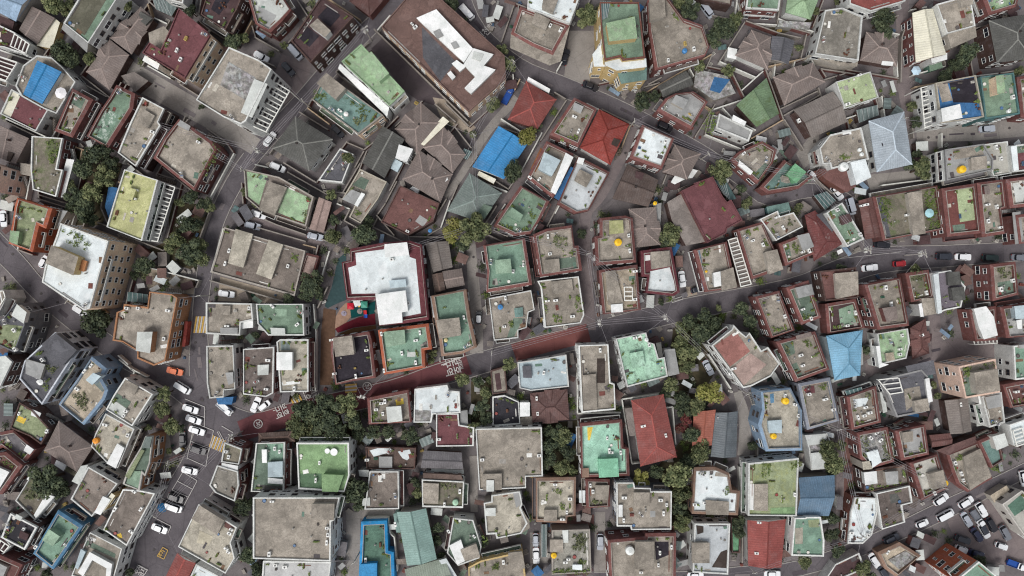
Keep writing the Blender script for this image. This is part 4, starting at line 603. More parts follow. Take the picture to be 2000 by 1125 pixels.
def strip(mb, a, b, w, mi, lift=.1):
    d = Vector((b[0] - a[0], b[1] - a[1])); L = d.length or 1; n = (-d.y / L * w, d.x / L * w)
    A, B = (a[0], a[1], a[2] + lift), (b[0], b[1], b[2] + lift)
    p = [(A[0] - n[0], A[1] - n[1], A[2] - lift * 1.4), A, (A[0] + n[0], A[1] + n[1], A[2] - lift * 1.4)]
    q = [(B[0] - n[0], B[1] - n[1], B[2] - lift * 1.4), B, (B[0] + n[0], B[1] + n[1], B[2] - lift * 1.4)]
    mb.face([p[0], q[0], q[1], p[1]], mi); mb.face([p[1], q[1], q[2], p[2]], mi)
def pitched(mb, q, z, typ, rise=None, caps=True, cross=False):
    l01 = math.dist(q[0], q[1]) + math.dist(q[2], q[3]); l12 = math.dist(q[1], q[2]) + math.dist(q[3], q[0])
    if (l01 < l12) != (typ == 'X'): q = q[1:] + q[:1]
    sh = (math.dist(q[1], q[2]) + math.dist(q[3], q[0])) / 2
    m0 = Vector(((q[3][0] + q[0][0]) / 2, (q[3][1] + q[0][1]) / 2)); m1 = Vector(((q[1][0] + q[2][0]) / 2, (q[1][1] + q[2][1]) / 2))
    d = m1 - m0; L = d.length; k = 0 if typ in 'GX' else min(.5 * sh * .95, L * .46)
    r0, r1 = m0 + d / L * k, m1 - d / L * k; rise = rise or sh * (.17 if typ in 'GX' else .2)
    R0, R1 = (r0.x, r0.y, z + rise), (r1.x, r1.y, z + rise); Q = [(*p, z) for p in q]
    def sl(P, mi=0):
        o = Vector(P[0]); e = (Vector(P[1]) - o).normalized(); nrm = e.cross((Vector(P[2]) - o)).normalized(); w = nrm.cross(e)
        mb.face(P, mi, [((Vector(p) - o).dot(e), (Vector(p) - o).dot(w)) for p in P])
    sl([Q[0], Q[1], R1, R0]); sl([Q[2], Q[3], R0, R1]); e = 0 if typ == 'H' else 2
    sl([Q[1], Q[2], R1], e); sl([Q[3], Q[0], R0], e)
    mb.prism(q, z - .25, z, 1, None, True)
    if caps:
        strip(mb, R0, R1, .22, 1)
        if typ == 'H':
            for a, b in ((Q[0], R0), (Q[3], R0), (Q[1], R1), (Q[2], R1)): strip(mb, a, b, .18, 1)
    if typ == 'H' and cross:
        for s, (a, b) in ((1, (0, 1)), (-1, (2, 3))):
            if random.Random(int(q[0][0] * 7 + s)).random() < .35: continue
            e = random.Random(int(q[0][1] * 5 + s)).uniform(.3, .7); E = Vector(Q[a]) * (1 - e) + Vector(Q[b]) * e; Rm = Vector(R0) * (1 - e) + Vector(R1) * e if s > 0 else Vector(R1) * (1 - e) + Vector(R0) * e
            u = (Vector(Q[b]) - Vector(Q[a])).normalized(); hw = min(L * .22, sh * .36); top = z + rise * .62; o = (E - Rm); o.z = 0; o.normalize(); E2 = E + o * .45
            A0, A1, T = E2 - u * hw, E2 + u * hw, Vector((E2.x, E2.y, top)); B = Vector((Rm.x, Rm.y, top)); C0, C1 = Rm - u * hw * .2, Rm + u * hw * .2; C0.z = C1.z = top - .1
            sl([tuple(A0), tuple(T), tuple(B), tuple(C0)]); sl([tuple(T), tuple(A1), tuple(C1), tuple(B)]); mb.face([tuple(A1), tuple(T), tuple(A0)], 2); strip(mb, tuple(T), tuple(B), .2, 1)
    return R0, R1
BLD = []          # (root, label, ref, footprint, h, centre)
WINJOBS = []
def capmat(code):
    k = 'cap_' + code
    if k not in CACHE:
        c = SRGB[code]; CACHE[k] = plain(k, tuple(min(255, v * (1.4 if code == 'st' else 1.14 if code in ('br','rb','rb2','gg','st','rt','lsb') else .8)) for v in c), .85, .2)
    return CACHE[k]
def sidecol(code):
    return code if code not in ('cn','cc','cd','cd2','cm','gy','tn','cc2') else 'wcon'
WALLC['wcon'] = (176, 170, 160)
def block(root, off, name, poly, z0, z1, roofc, wallc, slab=True, glass=False):
    mb = MB()
    if glass:
        mb.prism(poly, z1 - .12, z1, 0, 0, True); mb.prism(inset(poly, .3), z0, z1 - .12, 1)
        x0 = poly[0]
        for i in range(5):
            t = i / 4; a = (poly[0][0] * (1 - t) + poly[1][0] * t, poly[0][1] * (1 - t) + poly[1][1] * t); b = (poly[-1][0] * (1 - t) + poly[-2][0] * t, poly[-1][1] * (1 - t) + poly[-2][1] * t)
            mb.bar(a, b, .12, .08, z1, 2)
        mats = [roofmat(roofc, True), wallmat('bb'), plain('bar_grey', (160, 165, 165))]
    else:
        o = poly; w = inset(poly, .14)
        mb.prism(w, z0, z1 - .16, 1); mb.prism(o, z1 - .16, z1, 1, 0, True)
        mats = [roofmat(roofc), wallmat(wallc)]
    return mb.done(name, mats, root, off)
def winjobs(root, off, ip, h, wc, rnd):
    for i in range(len(ip)):
        a, b = ip[i], ip[(i + 1) % len(ip)]; L = math.dist(a, b)
        if L < 2.6: continue
        ux, uy = (b[0] - a[0]) / L, (b[1] - a[1]) / L; nx, ny = uy, -ux
        mx, my = (a[0] + b[0]) / 2, (a[1] + b[1]) / 2; rr = math.hypot(mx, my)
        if (-mx * nx - my * ny) < .12 * rr and rr > 42: continue
        sp = 2.9 if wc in ('bw', 'pch') else 2.5; n = max(1, int((L - .6) / sp)); fl = int((h - .6) / 3.0)
        for k in range(fl):
            for j in range(n):
                if rnd.random() < .14: continue
                t = (j + rnd.uniform(.4, .6)) / n * L; z = h - 2.6 - 3 * k
                WINJOBS.append((root, off, a[0] + ux * t, a[1] + uy * t, z, math.atan2(uy, ux), nx, ny, wc, rnd.random()))
def make_building(line, rnd):
    typ, ps, h, deck, wall, extra, label = line.split(';'); h = HFIX.get(label, float(h)); raw = pts(ps)
    poly = ccw([W(x, y, h) for x, y in raw]); c = cen(poly); off = (c[0], c[1], 0.0)
    low = label
    if 'kindergarten' in low: nm, cat = 'kindergarten', 'kindergarten'
    elif 'school' in low and low.startswith('school'): nm, cat = 'school_hall', 'school'
    elif 'greenhouse' in low: nm, cat = 'greenhouse', 'greenhouse'
    elif typ == 'S' or ' shed' in low and 'a' and h < 4.1: nm, cat = 'shed', 'shed'
    elif h >= 11.9: nm, cat = 'apartment_block', 'apartment block'
    elif typ in 'HG' and deck in ('br','rt','rr','rw','rw2','rf','st','brd','rb2','orr'): nm, cat = 'tiled_house', 'house'
    else: nm, cat = 'house', 'house'
    root = link(nm, None, None, off); tag(root, label, cat)
    root.empty_display_size = .5
    wc, rim = (wall.split('/') + [None])[:2]; rim = rim or wc
    if typ in 'HGX':
        mb = MB(); R0, R1 = pitched(mb, poly, h, typ, None, True, deck in ('br', 'rbr', 'brd', 'rb2', 'rw2', 'rw'))
        mb.done('roof', [roofmat(deck, deck in TILE), capmat(deck), wallmat(wc)], root, off)
        w = MB(); ip = inset(poly, .55); w.prism(ip, 0, h - .2); w.done('wall', [wallmat(wc)], root, off); wz = h
        if deck in ('br', 'rt', 'brd', 'st') and rnd.random() < .5:
            mc = ((R0[0] + R1[0]) / 2 + rnd.uniform(-1.5, 1.5), (R0[1] + R1[1]) / 2 + rnd.uniform(-1.5, 1.5)); ch = MB(); ch.box(mc[0], mc[1], h, .5, .5, 2.2, 0, 0, 1); ch.done('chimney', [wallmat('bb'), plain('soot', (50, 46, 44))], root, off)
        dz = h + .12
    elif typ == 'S':
        g = deck in ('gl', 'glt', 'gtl'); block(root, off, 'roof', poly, 0, h, deck, wc, True, g); wz = h; dz = h
    else:
        wide = .9 if rim in ('br', 'or2', 'wine', 'tnb', 'blb') else .85 if rim in ('bl3', 'bl4', 'gyb') else .2 if rim == '-' else rnd.uniform(.26, .38)
        a0 = area(poly)
        while wide > .25 and (area(inset(poly, wide)) < a0 * .35 or len(poly) > 9 and wide > .9): wide *= .8
        slope = .4 if wide > .6 else 0
        ph = .95 if slope else .6
        if wall.startswith('wh/lg') or deck in ('ws',): ph = .45
        dz = h - ph + .1
        mb = MB(); ds = [wide * rnd.choice([1.05, 1, .85, .5] if slope else [1.1, .9, .7]) for _ in poly]; I = inset_var(poly, ds); J = inset_var(poly, [v * .8 for v in ds]); O = inset(poly, -.05); n = len(poly); zo = h - slope
        for i in range(n):
            j = (i + 1) % n
            mb.face([(*O[i], h - ph - .15), (*O[j], h - ph - .15), (*O[j], zo), (*O[i], zo)])
            if slope:
                mb.face([(*O[i], zo), (*O[j], zo), (*J[j], h), (*J[i], h)], 1); mb.face([(*J[i], h), (*J[j], h), (*I[j], h + .02), (*I[i], h + .02)], 2)
            else: mb.face([(*O[i], zo), (*O[j], zo), (*I[j], h), (*I[i], h)], 1)
            mb.face([(*I[i], h), (*I[j], h), (*I[j], dz - .1), (*I[i], dz - .1)])
        rm = wallmat(rim) if rim != '-' else roofmat(deck)
        mb.done('parapet', [rm, rm, wallmat('cn')], root, off)
        d = MB(); d.face([(*p, dz) for p in inset_var(poly, [v * .7 for v in ds])]); d.done('roof', [roofmat(deck)], root, off)
        w = MB(); w.prism(poly, 0, h - ph); w.done('wall', [wallmat(wc)], root, off); wz = h
        # small fittings every roof of this kind has: a vent and a drain pipe
        if a0 > 45:
            for _ in range(rnd.randint(1, 3)):
                for _t in range(12):
                    x, y = c[0] + rnd.uniform(-5, 5), c[1] + rnd.uniform(-5, 5)
                    if inside((x, y), inset(poly, wide + .4)): break
                else: continue
                v = MB(); v.cyl(x, y, dz, .13, .5, 8); v.cyl(x, y, dz + .5, .26, .16, 8, .1); v.done('roof_vent', [PIPE()], root, off)
        for _ in range(rnd.choice([1, 1, 2, 3]) if a0 > 40 else 0):
            e = rnd.randrange(len(poly)); I2 = inset(poly, wide + rnd.uniform(.15, .9)); A, B = I2[e], I2[(e + 1) % len(poly)]; s0, s1 = sorted((rnd.random(), rnd.random()))
            a, q = (A[0] + (B[0] - A[0]) * s0, A[1] + (B[1] - A[1]) * s0), (A[0] + (B[0] - A[0]) * s1, A[1] + (B[1] - A[1]) * s1)
            if math.dist(a, q) > 1.2 and inside(a, poly) and inside(q, poly): mb = MB(); mb.bar(a, q, rnd.uniform(.12, .3), .14, dz); mb.done('drain_pipe', [plain(*rnd.choice([('pipe_white', (208, 206, 200)), ('pipe_dark', (84, 78, 78)), ('pipe_grey', (150, 146, 142)), ('pipe_brown', (120, 84, 70))]))], root, off)
    mk = 0
    for e in extra.split(',') if False else split_extra(extra):
        f = e.split(':'); k = f[0]
        if k == 'P':
            q = pts(f[1]); rc = f[2]; dh = float(f[3]); z1 = h + dh
            pp = ccw([W(x, y, z1) for x, y in q])
            inn = inside(cen(pp), poly); glass = rc in ('gl', 'glt')
            wc2 = f[5] if len(f) > 5 and f[5] else sidecol(rc)
            if len(f) > 4 and f[4] in ('G', 'H') and len(pp) == 4:
                mb = MB(); pitched(mb, pp, z1, f[4]); mb.done('upper_roof', [roofmat(rc, True), capmat(rc), wallmat(wc)], root, off)
                mb = MB(); mb.prism(inset(pp, .2), dz - .05, z1 - .2); mb.done('upper_wall', [wallmat(wc)], root, off)
            elif inn and (dh > 0 or z1 > dz): 
                block(root, off, 'stair_house' if dh >= 1.2 else 'raised_deck', pp, dz - .05, max(z1, dz + .25), rc, wc2, True, glass)
            elif inn: block(root, off, 'raised_deck', pp, dz - .05, dz + .3, rc, wc2, True, glass)
            else:
                block(root, off, 'side_wing', pp, 0, max(z1, .5), rc, wc2, True, glass)
                if z1 > 5: winjobs(root, off, inset(pp, .14), z1, wc2 if wc2 in ('ye', 'br') else wc, rnd)
        elif k == 'M':
            mk += 1; zt = dz + .03 + .004 * mk
            if typ in 'HGX': zt = h + .9 + .01 * mk
            pp = ccw([W(x, y, zt) for x, y in pts(f[1])]); mb = MB()
            if typ in 'HGX': mb.prism(pp, h + .1, zt, 0, 0)
            else: mb.prism(pp, dz - .02, zt, 0, 0)
            mb.done('roof_patch', [roofmat(f[2])], root, off)
        elif k == 'T':
            q = pts(f[1])[0]; r = float(f[3]) if len(f) > 3 else 5; r = r / 7.3; zt = dz + 1.5
            x, y = W(q[0], q[1], zt); mb = MB(); hh = min(1.7, r * 1.7)
            mb.cyl(x, y, dz - .1, r * .96, hh * .45, 18, r, cap=False); mb.cyl(x, y, dz - .1 + hh * .45, r, hh * .35, 18, r * .93, cap=False); mb.cyl(x, y, dz - .1 + hh * .8, r * .93, hh * .16, 18, r * .42)
            t = mb.done('water_tank', [plain('tank_' + f[2], TANKC[f[2]], .5, .35, .12)], root, off)
            mb = MB(); mb.cyl(x, y, dz + hh * .86, r * .36, .12, 12, r * .3); mb.done('lid', [plain('lid_' + f[2], tuple(v * .88 for v in TANKC[f[2]]), .5)], t)
            t.children[0].location = (-off[0], -off[1], 0)
        elif k == 'D':
            q = pts(f[1])[0]; x, y = W(q[0], q[1], dz + .8); r = float(f[2]) / 7.2; mb = MB()
            mb.cyl(x, y, dz, .09, .8, 8); mb.cyl(x, y, dz + .55, r * .4, .22, 20, r); mb.done('satellite_dish', [plain('dish', (236, 238, 238), .5)], root, off)
        elif k == 'A':
            q = pts(f[1])[0]; x, y = W(q[0], q[1], dz + .6); mb = MB(); a = rnd.choice([0, 1.57]) + math.atan2(poly[1][1] - poly[0][1], poly[1][0] - poly[0][0])
            lx, ly, lz = rnd.uniform(.9, 1.35), rnd.uniform(.5, .75), rnd.uniform(.6, 1); b0 = (h + .2 if typ in 'HGX' else dz)
            mb.box(x, y, b0 + .1, lx, ly, lz, a, 0); mb.box(x, y, b0 - .3, lx * .7, ly * .8, .4, a, 1); mb.cyl(x, y, b0 + .1 + lz, min(lx, ly) * .36, .05, 12, mi=1)
            mb.done('air_conditioner', [plain('case_white', (226, 228, 224), .5), plain('case_dark', (92, 92, 92))], root, off)
        elif k == 'V':
            q = ccw([W(x, y, dz + .4) for x, y in pts(f[1])]); mb = MB(); xs = [p[0] for p in q]; ys = [p[1] for p in q]
            n = int(abs(area(q)) * 3.2) + 3
            for _ in range(n):
                x, y = rnd.uniform(min(xs), max(xs)), rnd.uniform(min(ys), max(ys))
                if inside((x, y), q): leafquads(mb, x, y, (h if typ in 'HGX' else dz) + .1, .16, rnd.randint(4, 10), .22, rnd.uniform(.3, .9), rnd)
            if mb.f: mb.done('foliage', [rnd.choice([LEAF['mid'], LEAF['garden'], LEAF['garden']])], root, off)
        elif k == 'g':
            dh = float(f[2]); z1 = max(h + dh, .8); q = ccw([W(x, y, z1) for x, y in pts(f[1])]); mb = MB()
            if math.dist(q[0], q[1]) > math.dist(q[1], q[2]): q = q[1:] + q[:1]
            n = max(3, int(math.dist(q[1], q[2]) / 1.05))
            for i in range(n + 1):
                t = i / n; A = (q[0][0] * (1 - t) + q[3][0] * t, q[0][1] * (1 - t) + q[3][1] * t); B = (q[1][0] * (1 - t) + q[2][0] * t, q[1][1] * (1 - t) + q[2][1] * t)
                mb.bar(A, B, .28, .18, z1 - .2)
            mb.bar(q[0], q[3], .25, .22, z1 - .02); mb.bar(q[1], q[2], .25, .22, z1 - .02)
            bz = 0 if dh < -1 else dz - .1
            for p in q: mb.box(p[0], p[1], bz, .2, .2, z1 - .2 - bz)
            mb.done('slat_frame', [plain('white_beam', (220, 220, 214))], root, off)
    if typ == 'F' and h >= 5.5 or h > 6.5: winjobs(root, off, poly if typ == 'F' else inset(poly, .55), h, wc, rnd)
    BLD.append(dict(root=root, label=label, fp=poly, h=h, c=c, typ=typ, dz=dz, wc=wc, px=cen(raw), rim=rim, extra=extra))
def split_extra(s):
    if not s: return []
    out = []
    for tok in s.split(','):
        if len(tok) > 1 and tok[0] in 'PMTDAVgC' and tok[1] == ':': out.append(tok)
        else: out[-1] += ',' + tok
    return out
_win = {}
def window_mesh(kind, frame):
    key = (kind, frame)
    if key in _win: return _win[key]
    w, hh = {'std': (1.5, 1.25), 'wide': (2.3, 1.55), 'slim': (.75, 1.1)}[kind]; mb = MB()
    mb.box(0, 0, -hh / 2, w, .1, hh, 0, 0); mb.box(0, -.055, -hh / 2 + .07, w - .14, .04, hh - .14, 0, 1)
    mb.box(0, -.075, -hh / 2 + .07, .06, .05, hh - .14, 0, 0); mb.box(0, -.07, -hh / 2 - .07, w + .1, .16, .07, 0, 0)
    _win[key] = mesh_data('window', mb.v, mb.f, [plain('frame_' + frame, (222, 224, 222) if frame == 'white' else (78, 66, 60)), plain('pane_dark', (38, 42, 50), .15, .5, .3)], mb.m, mb.u)
    return _win[key]
def place_windows():
    bpy.context.view_layer.update(); dg = bpy.context.evaluated_depsgraph_get(); CAMS = [Vector((x, y, H)) for x, y in ((0, 0), (24, 0), (-24, 0), (0, 24), (0, -24))]; per = {}; n = 0
    for (root, off, x, y, z, a, nx, ny, wc, q) in WINJOBS:
        if per.get(root.name, 0) >= 36: continue
        p = Vector((x + nx * .4, y + ny * .4, z)); px = CX + p.x * F / (H - z); py = CY - p.y * F / (H - z)
        if not (-8 < px < 2008 and -8 < py < 1133): continue
        seen = False
        for cam in CAMS:
            d = p - cam; L = d.length
            if d.x * nx + d.y * ny > 0: continue
            hit = S.ray_cast(dg, cam, d.normalized())
            if not hit[0] or (hit[1] - cam).length > L - .5: seen = True; break
        if not seen: continue
        kind = 'wide' if wc == 'bw' or q > .8 else 'slim' if q < .2 else 'std'
        if wc == 'or': kind = 'std'
        link('window', window_mesh(kind, 'white' if wc in ('br', 'or', 'or2', 'or3', 'pch', 'bb', 'rbr', 'ye') or q > .5 else 'brown'), root, (x - off[0] + nx * .06, y - off[1] + ny * .06, z), a)
        per[root.name] = per.get(root.name, 0) + 1; n += 1
    print('windows', n, 'of', len(WINJOBS))
# ------------------------------------------------------------------ ground
def gp(x, y, z=0.0): return (*W(x, y, z), z)
def flat(name, poly, z, m, kind='structure', thick=0.0):
    mb = MB(); q = ccw([W(*p, z) for p in poly]); mb.face([(*p, z) for p in q]); return tag(mb.done(name, [m]), None, None, None, kind)
def ribbon(pl, z):                               # road from (x, y, width) in photo units, mitred
    L, Rr = [], []; P = [(*W(x, y, z), w / 7.0) for x, y, w in pl]
    for i, (x, y, w) in enumerate(P):
        a = P[max(i - 1, 0)]; b = P[min(i + 1, len(P) - 1)]; d = math.hypot(b[0] - a[0], b[1] - a[1]); n = (-(b[1] - a[1]) / d, (b[0] - a[0]) / d)
        L.append((x + n[0] * w / 2, y + n[1] * w / 2)); Rr.append((x - n[0] * w / 2, y - n[1] * w / 2))
    return L, Rr
def smooth(pl, k=4):
    out = []
    for i in range(len(pl) - 1):
        p0, p1, p2, p3 = pl[max(i - 1, 0)], pl[i], pl[i + 1], pl[min(i + 2, len(pl) - 1)]
        for j in range(k):
            t = j / k; out.append(tuple(.5 * (2 * b + (c - a) * t + (2 * a - 5 * b + 4 * c - d) * t * t + (3 * b - a - 3 * c + d) * t ** 3) for a, b, c, d in zip(p0, p1, p2, p3)))
    return out + [pl[-1]]
OCC = np.zeros((1125, 2000), np.uint8)
def raster(poly, val=1, grow=0):                 # poly in photo units at ground level
    xs = [p[0] for p in poly]; ys = [p[1] for p in poly]
    x0, x1 = max(0, int(min(xs))), min(1999, int(max(xs)) + 1); y0, y1 = max(0, int(min(ys))), min(1124, int(max(ys)) + 1)
    if x1 <= x0 or y1 <= y0: return
    X, Y = np.meshgrid(np.arange(x0, x1) + .5, np.arange(y0, y1) + .5); r = np.zeros(X.shape, bool); n = len(poly)
    for i in range(n):
        (ax, ay), (bx, by) = poly[i], poly[(i + 1) % n]
        if ay == by: continue
        r ^= ((ay > Y) != (by > Y)) & (X < (bx - ax) * (Y - ay) / (by - ay) + ax)
    OCC[y0:y1, x0:x1][r] = val
def px0(p): return (CX + p[0] * F / H, CY - p[1] * F / H)

gm = ground('ground_dirt', (94, 89, 91), (125, 119, 119), .1, .6)
g = MB(); g.face([(-900, -900, 0), (900, -900, 0), (900, 900, 0), (-900, 900, 0)]); tag(g.done('ground', [gm]), None, None, None, 'structure')
ASPH = ground('asphalt', (86, 82, 86), (106, 101, 105), .09, .5); CONC = ground('concrete_paving', (134, 129, 125), (152, 147, 142), .12, .4)
REDP = ground('red_paving', (98, 62, 66), (112, 72, 74), .2, .3); BROWN = ground('brown_paving', (114, 105, 106), (131, 121, 120), .15, .35)
DARK = ground('dark_paving', (78, 70, 74), (92, 84, 86), .15, .3); SOIL = ground('garden_soil', (60, 58, 44), (82, 74, 58), .3, .4)
SAND = ground('sandy_yard', (150, 138, 124), (172, 160, 146), .15, .4); TERRA = ground('brown_court', (106, 78, 74), (120, 90, 84), .12, .3)
ROADS = [('road', ASPH, [(2030,488,36),(1850,500,42),(1720,508,50),(1640,532,50),(1540,566,42),(1330,606,42),(1150,654,44),(1000,692,42),(860,732,44),(760,765,42),(600,802,46),(500,836,60),(430,815,60)]),
 ('road', ASPH, [(800,-20,30),(680,95,34),(592,195,34),(505,290,34),(455,362,34),(416,450,32),(396,560,30),(390,640,32),(392,730,44),(418,810,64),(402,900,84),(342,1000,84),(275,1140,110)]),
 ('road', ASPH, [(-30,455,44),(30,515,42),(75,565,40),(145,625,40),(235,692,42),(322,735,46),(405,795,54)]),
 ('road', ASPH, [(895,-20,36),(930,60,38),(1010,132,40),(1100,170,40),(1200,208,32),(1290,252,28),(1382,303,26),(1450,352,26),(1500,388,26),(1580,372,28),(1650,388,24),(1690,430,22),(1700,490,24)]),
 ('road', BROWN, [(1148,645,32),(1146,560,24),(1142,430,22),(1175,380,20),(1212,312,18),(1240,250,14)]),
 ('road', CONC, [(931,690,26),(928,600,25),(920,480,18),(925,440,14)]),
 ('road', BROWN, [(1690,722,26),(1760,718,28),(1860,682,40),(2020,676,40)]),
 ('road', CONC, [(200,100,18),(250,140,44),(330,186,44),(420,236,40),(500,287,34)]),
 ('road', CONC, [(690,1140,26),(690,1000,28)]), ('road', CONC, [(1172,1130,24),(1172,1000,20)]),
 ('road', ASPH, [(1160,1130,24),(1340,1128,24),(1450,1118,24),(1560,1110,30),(1700,1062,32),(1850,993,36),(1935,952,30),(2030,905,28)]),
 ('road', CONC, [(1790,264,24),(1900,258,34),(2030,246,34)]), ('road', BROWN, [(1640,1000,14),(1642,860,16),(1640,840,14)]),
 ('road', CONC, [(1440,765,16),(1455,820,22),(1452,890,24)]), ('road', BROWN, [(1762,-10,30),(1762,60,22),(1764,160,24),(1780,250,22)]),
 ('road', CONC, [(700,1000,26),(770,998,18)]), ('road', BROWN, [(580,115,60),(560,160,60),(480,250,20)]), ('road', CONC, [(925,890,16),(926,1000,14)]),
 ('road', CONC, [(870,385,14),(905,335,14),(950,260,16),(1010,190,16)]), ('road', BROWN, [(1082,255,16),(1030,330,14),(985,400,14)])]
ri = 0
for nm, m, pl in ROADS:
    ri += 1; z = .05 + .004 * ri; L, Rr = ribbon(smooth(pl), z); mb = MB()
    for i in range(len(L) - 1): mb.face([(*Rr[i], z), (*Rr[i + 1], z), (*L[i + 1], z), (*L[i], z)])
    tag(mb.done(nm, [m]), None, None, None, 'structure'); 
    for i in range(len(L) - 1): raster([px0(p) for p in (L[i], L[i + 1], Rr[i + 1], Rr[i])], 2)
KERB = plain('kerb_stone', (150, 146, 142), .9, .15)
RID = []
for nm, m, plist in ROADS[:11]: RID.append([px0(p) for p in (lambda a, b: b + a[::-1])(*ribbon(smooth(plist), .1))])
def on_other(p, k): return any(i != k and inside(p, q) for i, q in enumerate(RID))
for k in (0, 1, 2, 3, 10):
    for side in ribbon(smooth(ROADS[k][2]), .1):
        mb = MB()
        for a, b in zip(side, side[1:]):
            if math.dist(a, b) > .3 and not on_other(px0(a), k) and not on_other(px0(b), k): mb.bar(a, b, .22, .17, 0.0)
        if mb.f: tag(mb.done('kerb', [KERB]), None, None, None, 'structure')
rr = random.Random(77); PM1, PM2 = ground('asphalt_patch', (76, 70, 75), (86, 80, 85), .2, .3), ground('asphalt_worn', (112, 106, 108), (124, 117, 118), .2, .4)
for k in (0, 0, 0, 1, 1, 1, 2, 3, 3, 6, 7, 10, 10, 11) * 4:
    P = smooth(ROADS[k][2]); i = rr.randrange(len(P) - 1); x, y, w = P[i]; a = math.atan2(P[i + 1][1] - y, P[i + 1][0] - x); o = rr.uniform(-.3, .3) * w; x -= o * math.sin(a); y += o * math.cos(a); l, ww = rr.uniform(5, 32), rr.uniform(3, 9); c, s = math.cos(a), math.sin(a); z = .19 + .0004 * rr.random() + .0005 * len(RID); RID.append([])
    q = ccw([W(x + c * u * l - s * v * ww, y + s * u * l + c * v * ww, z) for u, v in ((-.5, -.5), (.5, -.45), (.48, .5), (-.5, .46))]); mb = MB(); z = .135 if k in (6, 7, 11) else .13; z += .0006 * (len(RID) % 20); mb.face([(*p, z) for p in q]); tag(mb.done('road_patch_surface', [rr.choice([PM1, PM2])]), None, None, None, 'structure')
MH = plain('iron_lid', (70, 66, 66), .7, .3)
for k in (0, 0, 0, 0, 1, 1, 1, 1, 2, 2, 3, 3, 3, 4, 5, 6, 7, 10, 10, 11) * 2:
    P = smooth(ROADS[k][2]); x, y, w = rr.choice(P); mb = MB(); c = W(x + rr.uniform(-.25, .25) * w, y + rr.uniform(-.25, .25) * w, .15); mb.cyl(*c, .1, .36, .075, 14); tag(mb.done('manhole_lid_road_surface', [MH]), None, None, None, 'structure')
PATCH = [('pavement', DARK, "725,95 757,66 872,200 860,210 815,195 790,178"), ('path', SAND, "845,190 875,195 930,250 910,262 862,232"), ('yard', SAND, "268,505 385,548 380,575 290,566"),
 ('driveway', CONC, "1690,342 1786,332 1790,352 1700,372"), ('plaza', CONC, "292,852 330,846 336,890 300,895"), ('yard', CONC, "1112,60 1165,60 1150,175 1215,205 1100,165"), ('yard', BROWN, "470,405 500,410 600,446 640,480 590,492 470,452"),
 ('driveway', BROWN, "1812,612 1836,618 1842,690 1818,690"), ('car_park', BROWN, "1868,985 1900,966 1950,985 2030,1075 2030,1120 1880,1085 1850,1020"), ('garden', SOIL, "1060,828 1128,820 1130,928 1062,930"),
 ('garden', SOIL, "330,395 420,400 402,470 385,530 270,495 330,470"), ('garden', SOIL, "560,820 700,780 712,870 575,868"), ('garden', SOIL, "140,290 240,320 200,440 140,440"), ('garden', SOIL, "1315,640 1420,600 1400,720 1340,830 1300,760"),
 ('garden', SOIL, "920,745 960,735 955,830 920,840"), ('yard', DARK, "1355,160 1440,120 1500,150 1440,200"), ('garden', SOIL, "1590,40 1520,70 1500,55 1590,30"), ('yard', SAND, "1340,560 1360,560 1362,575 1342,580"), ('yard', TERRA, "1640,880 1660,840 1672,1000 1650,1000"),
 ('garden', SOIL, "1280,915 1350,840 1360,930 1345,1030 1315,1030"), ('yard', CONC, "1060,1040 1070,1040 1070,1100 1035,1100 1035,1040"), ('yard', BROWN, "1720,120 1790,130 1780,200 1740,170"), ('yard', TERRA, "1100,1010 1160,1005 1160,1035 1068,1040"), ('yard', CONC, "690,130 705,190 655,240 640,200"), ('yard', CONC, "1590,255 1600,250 1600,300 1570,330 1555,300"), ('yard', SAND, "430,540 560,575 540,592 425,588")]
pi = 0
for nm, m, s in PATCH:
    pi += 1; flat(nm, pts(s), .01 + .0015 * pi, m)
    if nm in ('car_park', 'driveway', 'pavement') or s.startswith('1112,60'): raster(pts(s), 2)
def paint(name, c, rough=.85): return plain('paint_' + name, c, rough, .2, .12)
ZM = [.16]
def mark(name, polys, m):
    mb = MB(); ZM[0] += .004
    for q in polys:
        q = ccw([W(*p, ZM[0]) for p in q]); mb.face([(*p, ZM[0]) for p in q])
    return tag(mb.done(name, [m]), None, None, None, 'structure')
def line(a, b, w=1.0):
    d = math.hypot(b[0] - a[0], b[1] - a[1]); n = (-(b[1] - a[1]) / d * w / 2, (b[0] - a[0]) / d * w / 2)
    return [(a[0] + n[0], a[1] + n[1]), (b[0] + n[0], b[1] + n[1]), (b[0] - n[0], b[1] - n[1]), (a[0] - n[0], a[1] - n[1])]
for pl in ([(470,842,40),(520,824,44),(560,812,44),(660,788,44),(760,762,42),(860,728,44),(915,710,44)], [(1004,690,36),(1060,672,36),(1150,650,36)]):
    z = .145; L, Rr = ribbon(smooth(pl), z); mb = MB()
    for i in range(len(L) - 1): mb.face([(*Rr[i], z), (*Rr[i + 1], z), (*L[i + 1], z), (*L[i], z)])
    tag(mb.done('red_road_surface', [REDP if pl[0][0] < 900 else ground('brick_red_paving', (108, 68, 66), (124, 80, 76), .2, .3)]), None, None, None, 'structure')
WHT, YEL = paint('white', (190, 187, 184)), paint('yellow', (196, 160, 84))
for i in range(7): mark('crosswalk_marking', [[(381+3.6*i+1.5,618),(384+3.6*i+1.5,618),(382+3.6*i-1.5,650),(379+3.6*i-1.5,650)]], YEL if i % 2 == 0 else WHT)
for i in range(9): mark('crosswalk_marking', [[(414+2.9*i+2,850+1.2*i),(416.2+2.9*i+2,851+1.2*i),(412.6+2.9*i-3,874+1.2*i),(410.4+2.9*i-3,873+1.2*i)]], YEL if i % 2 == 0 else WHT)
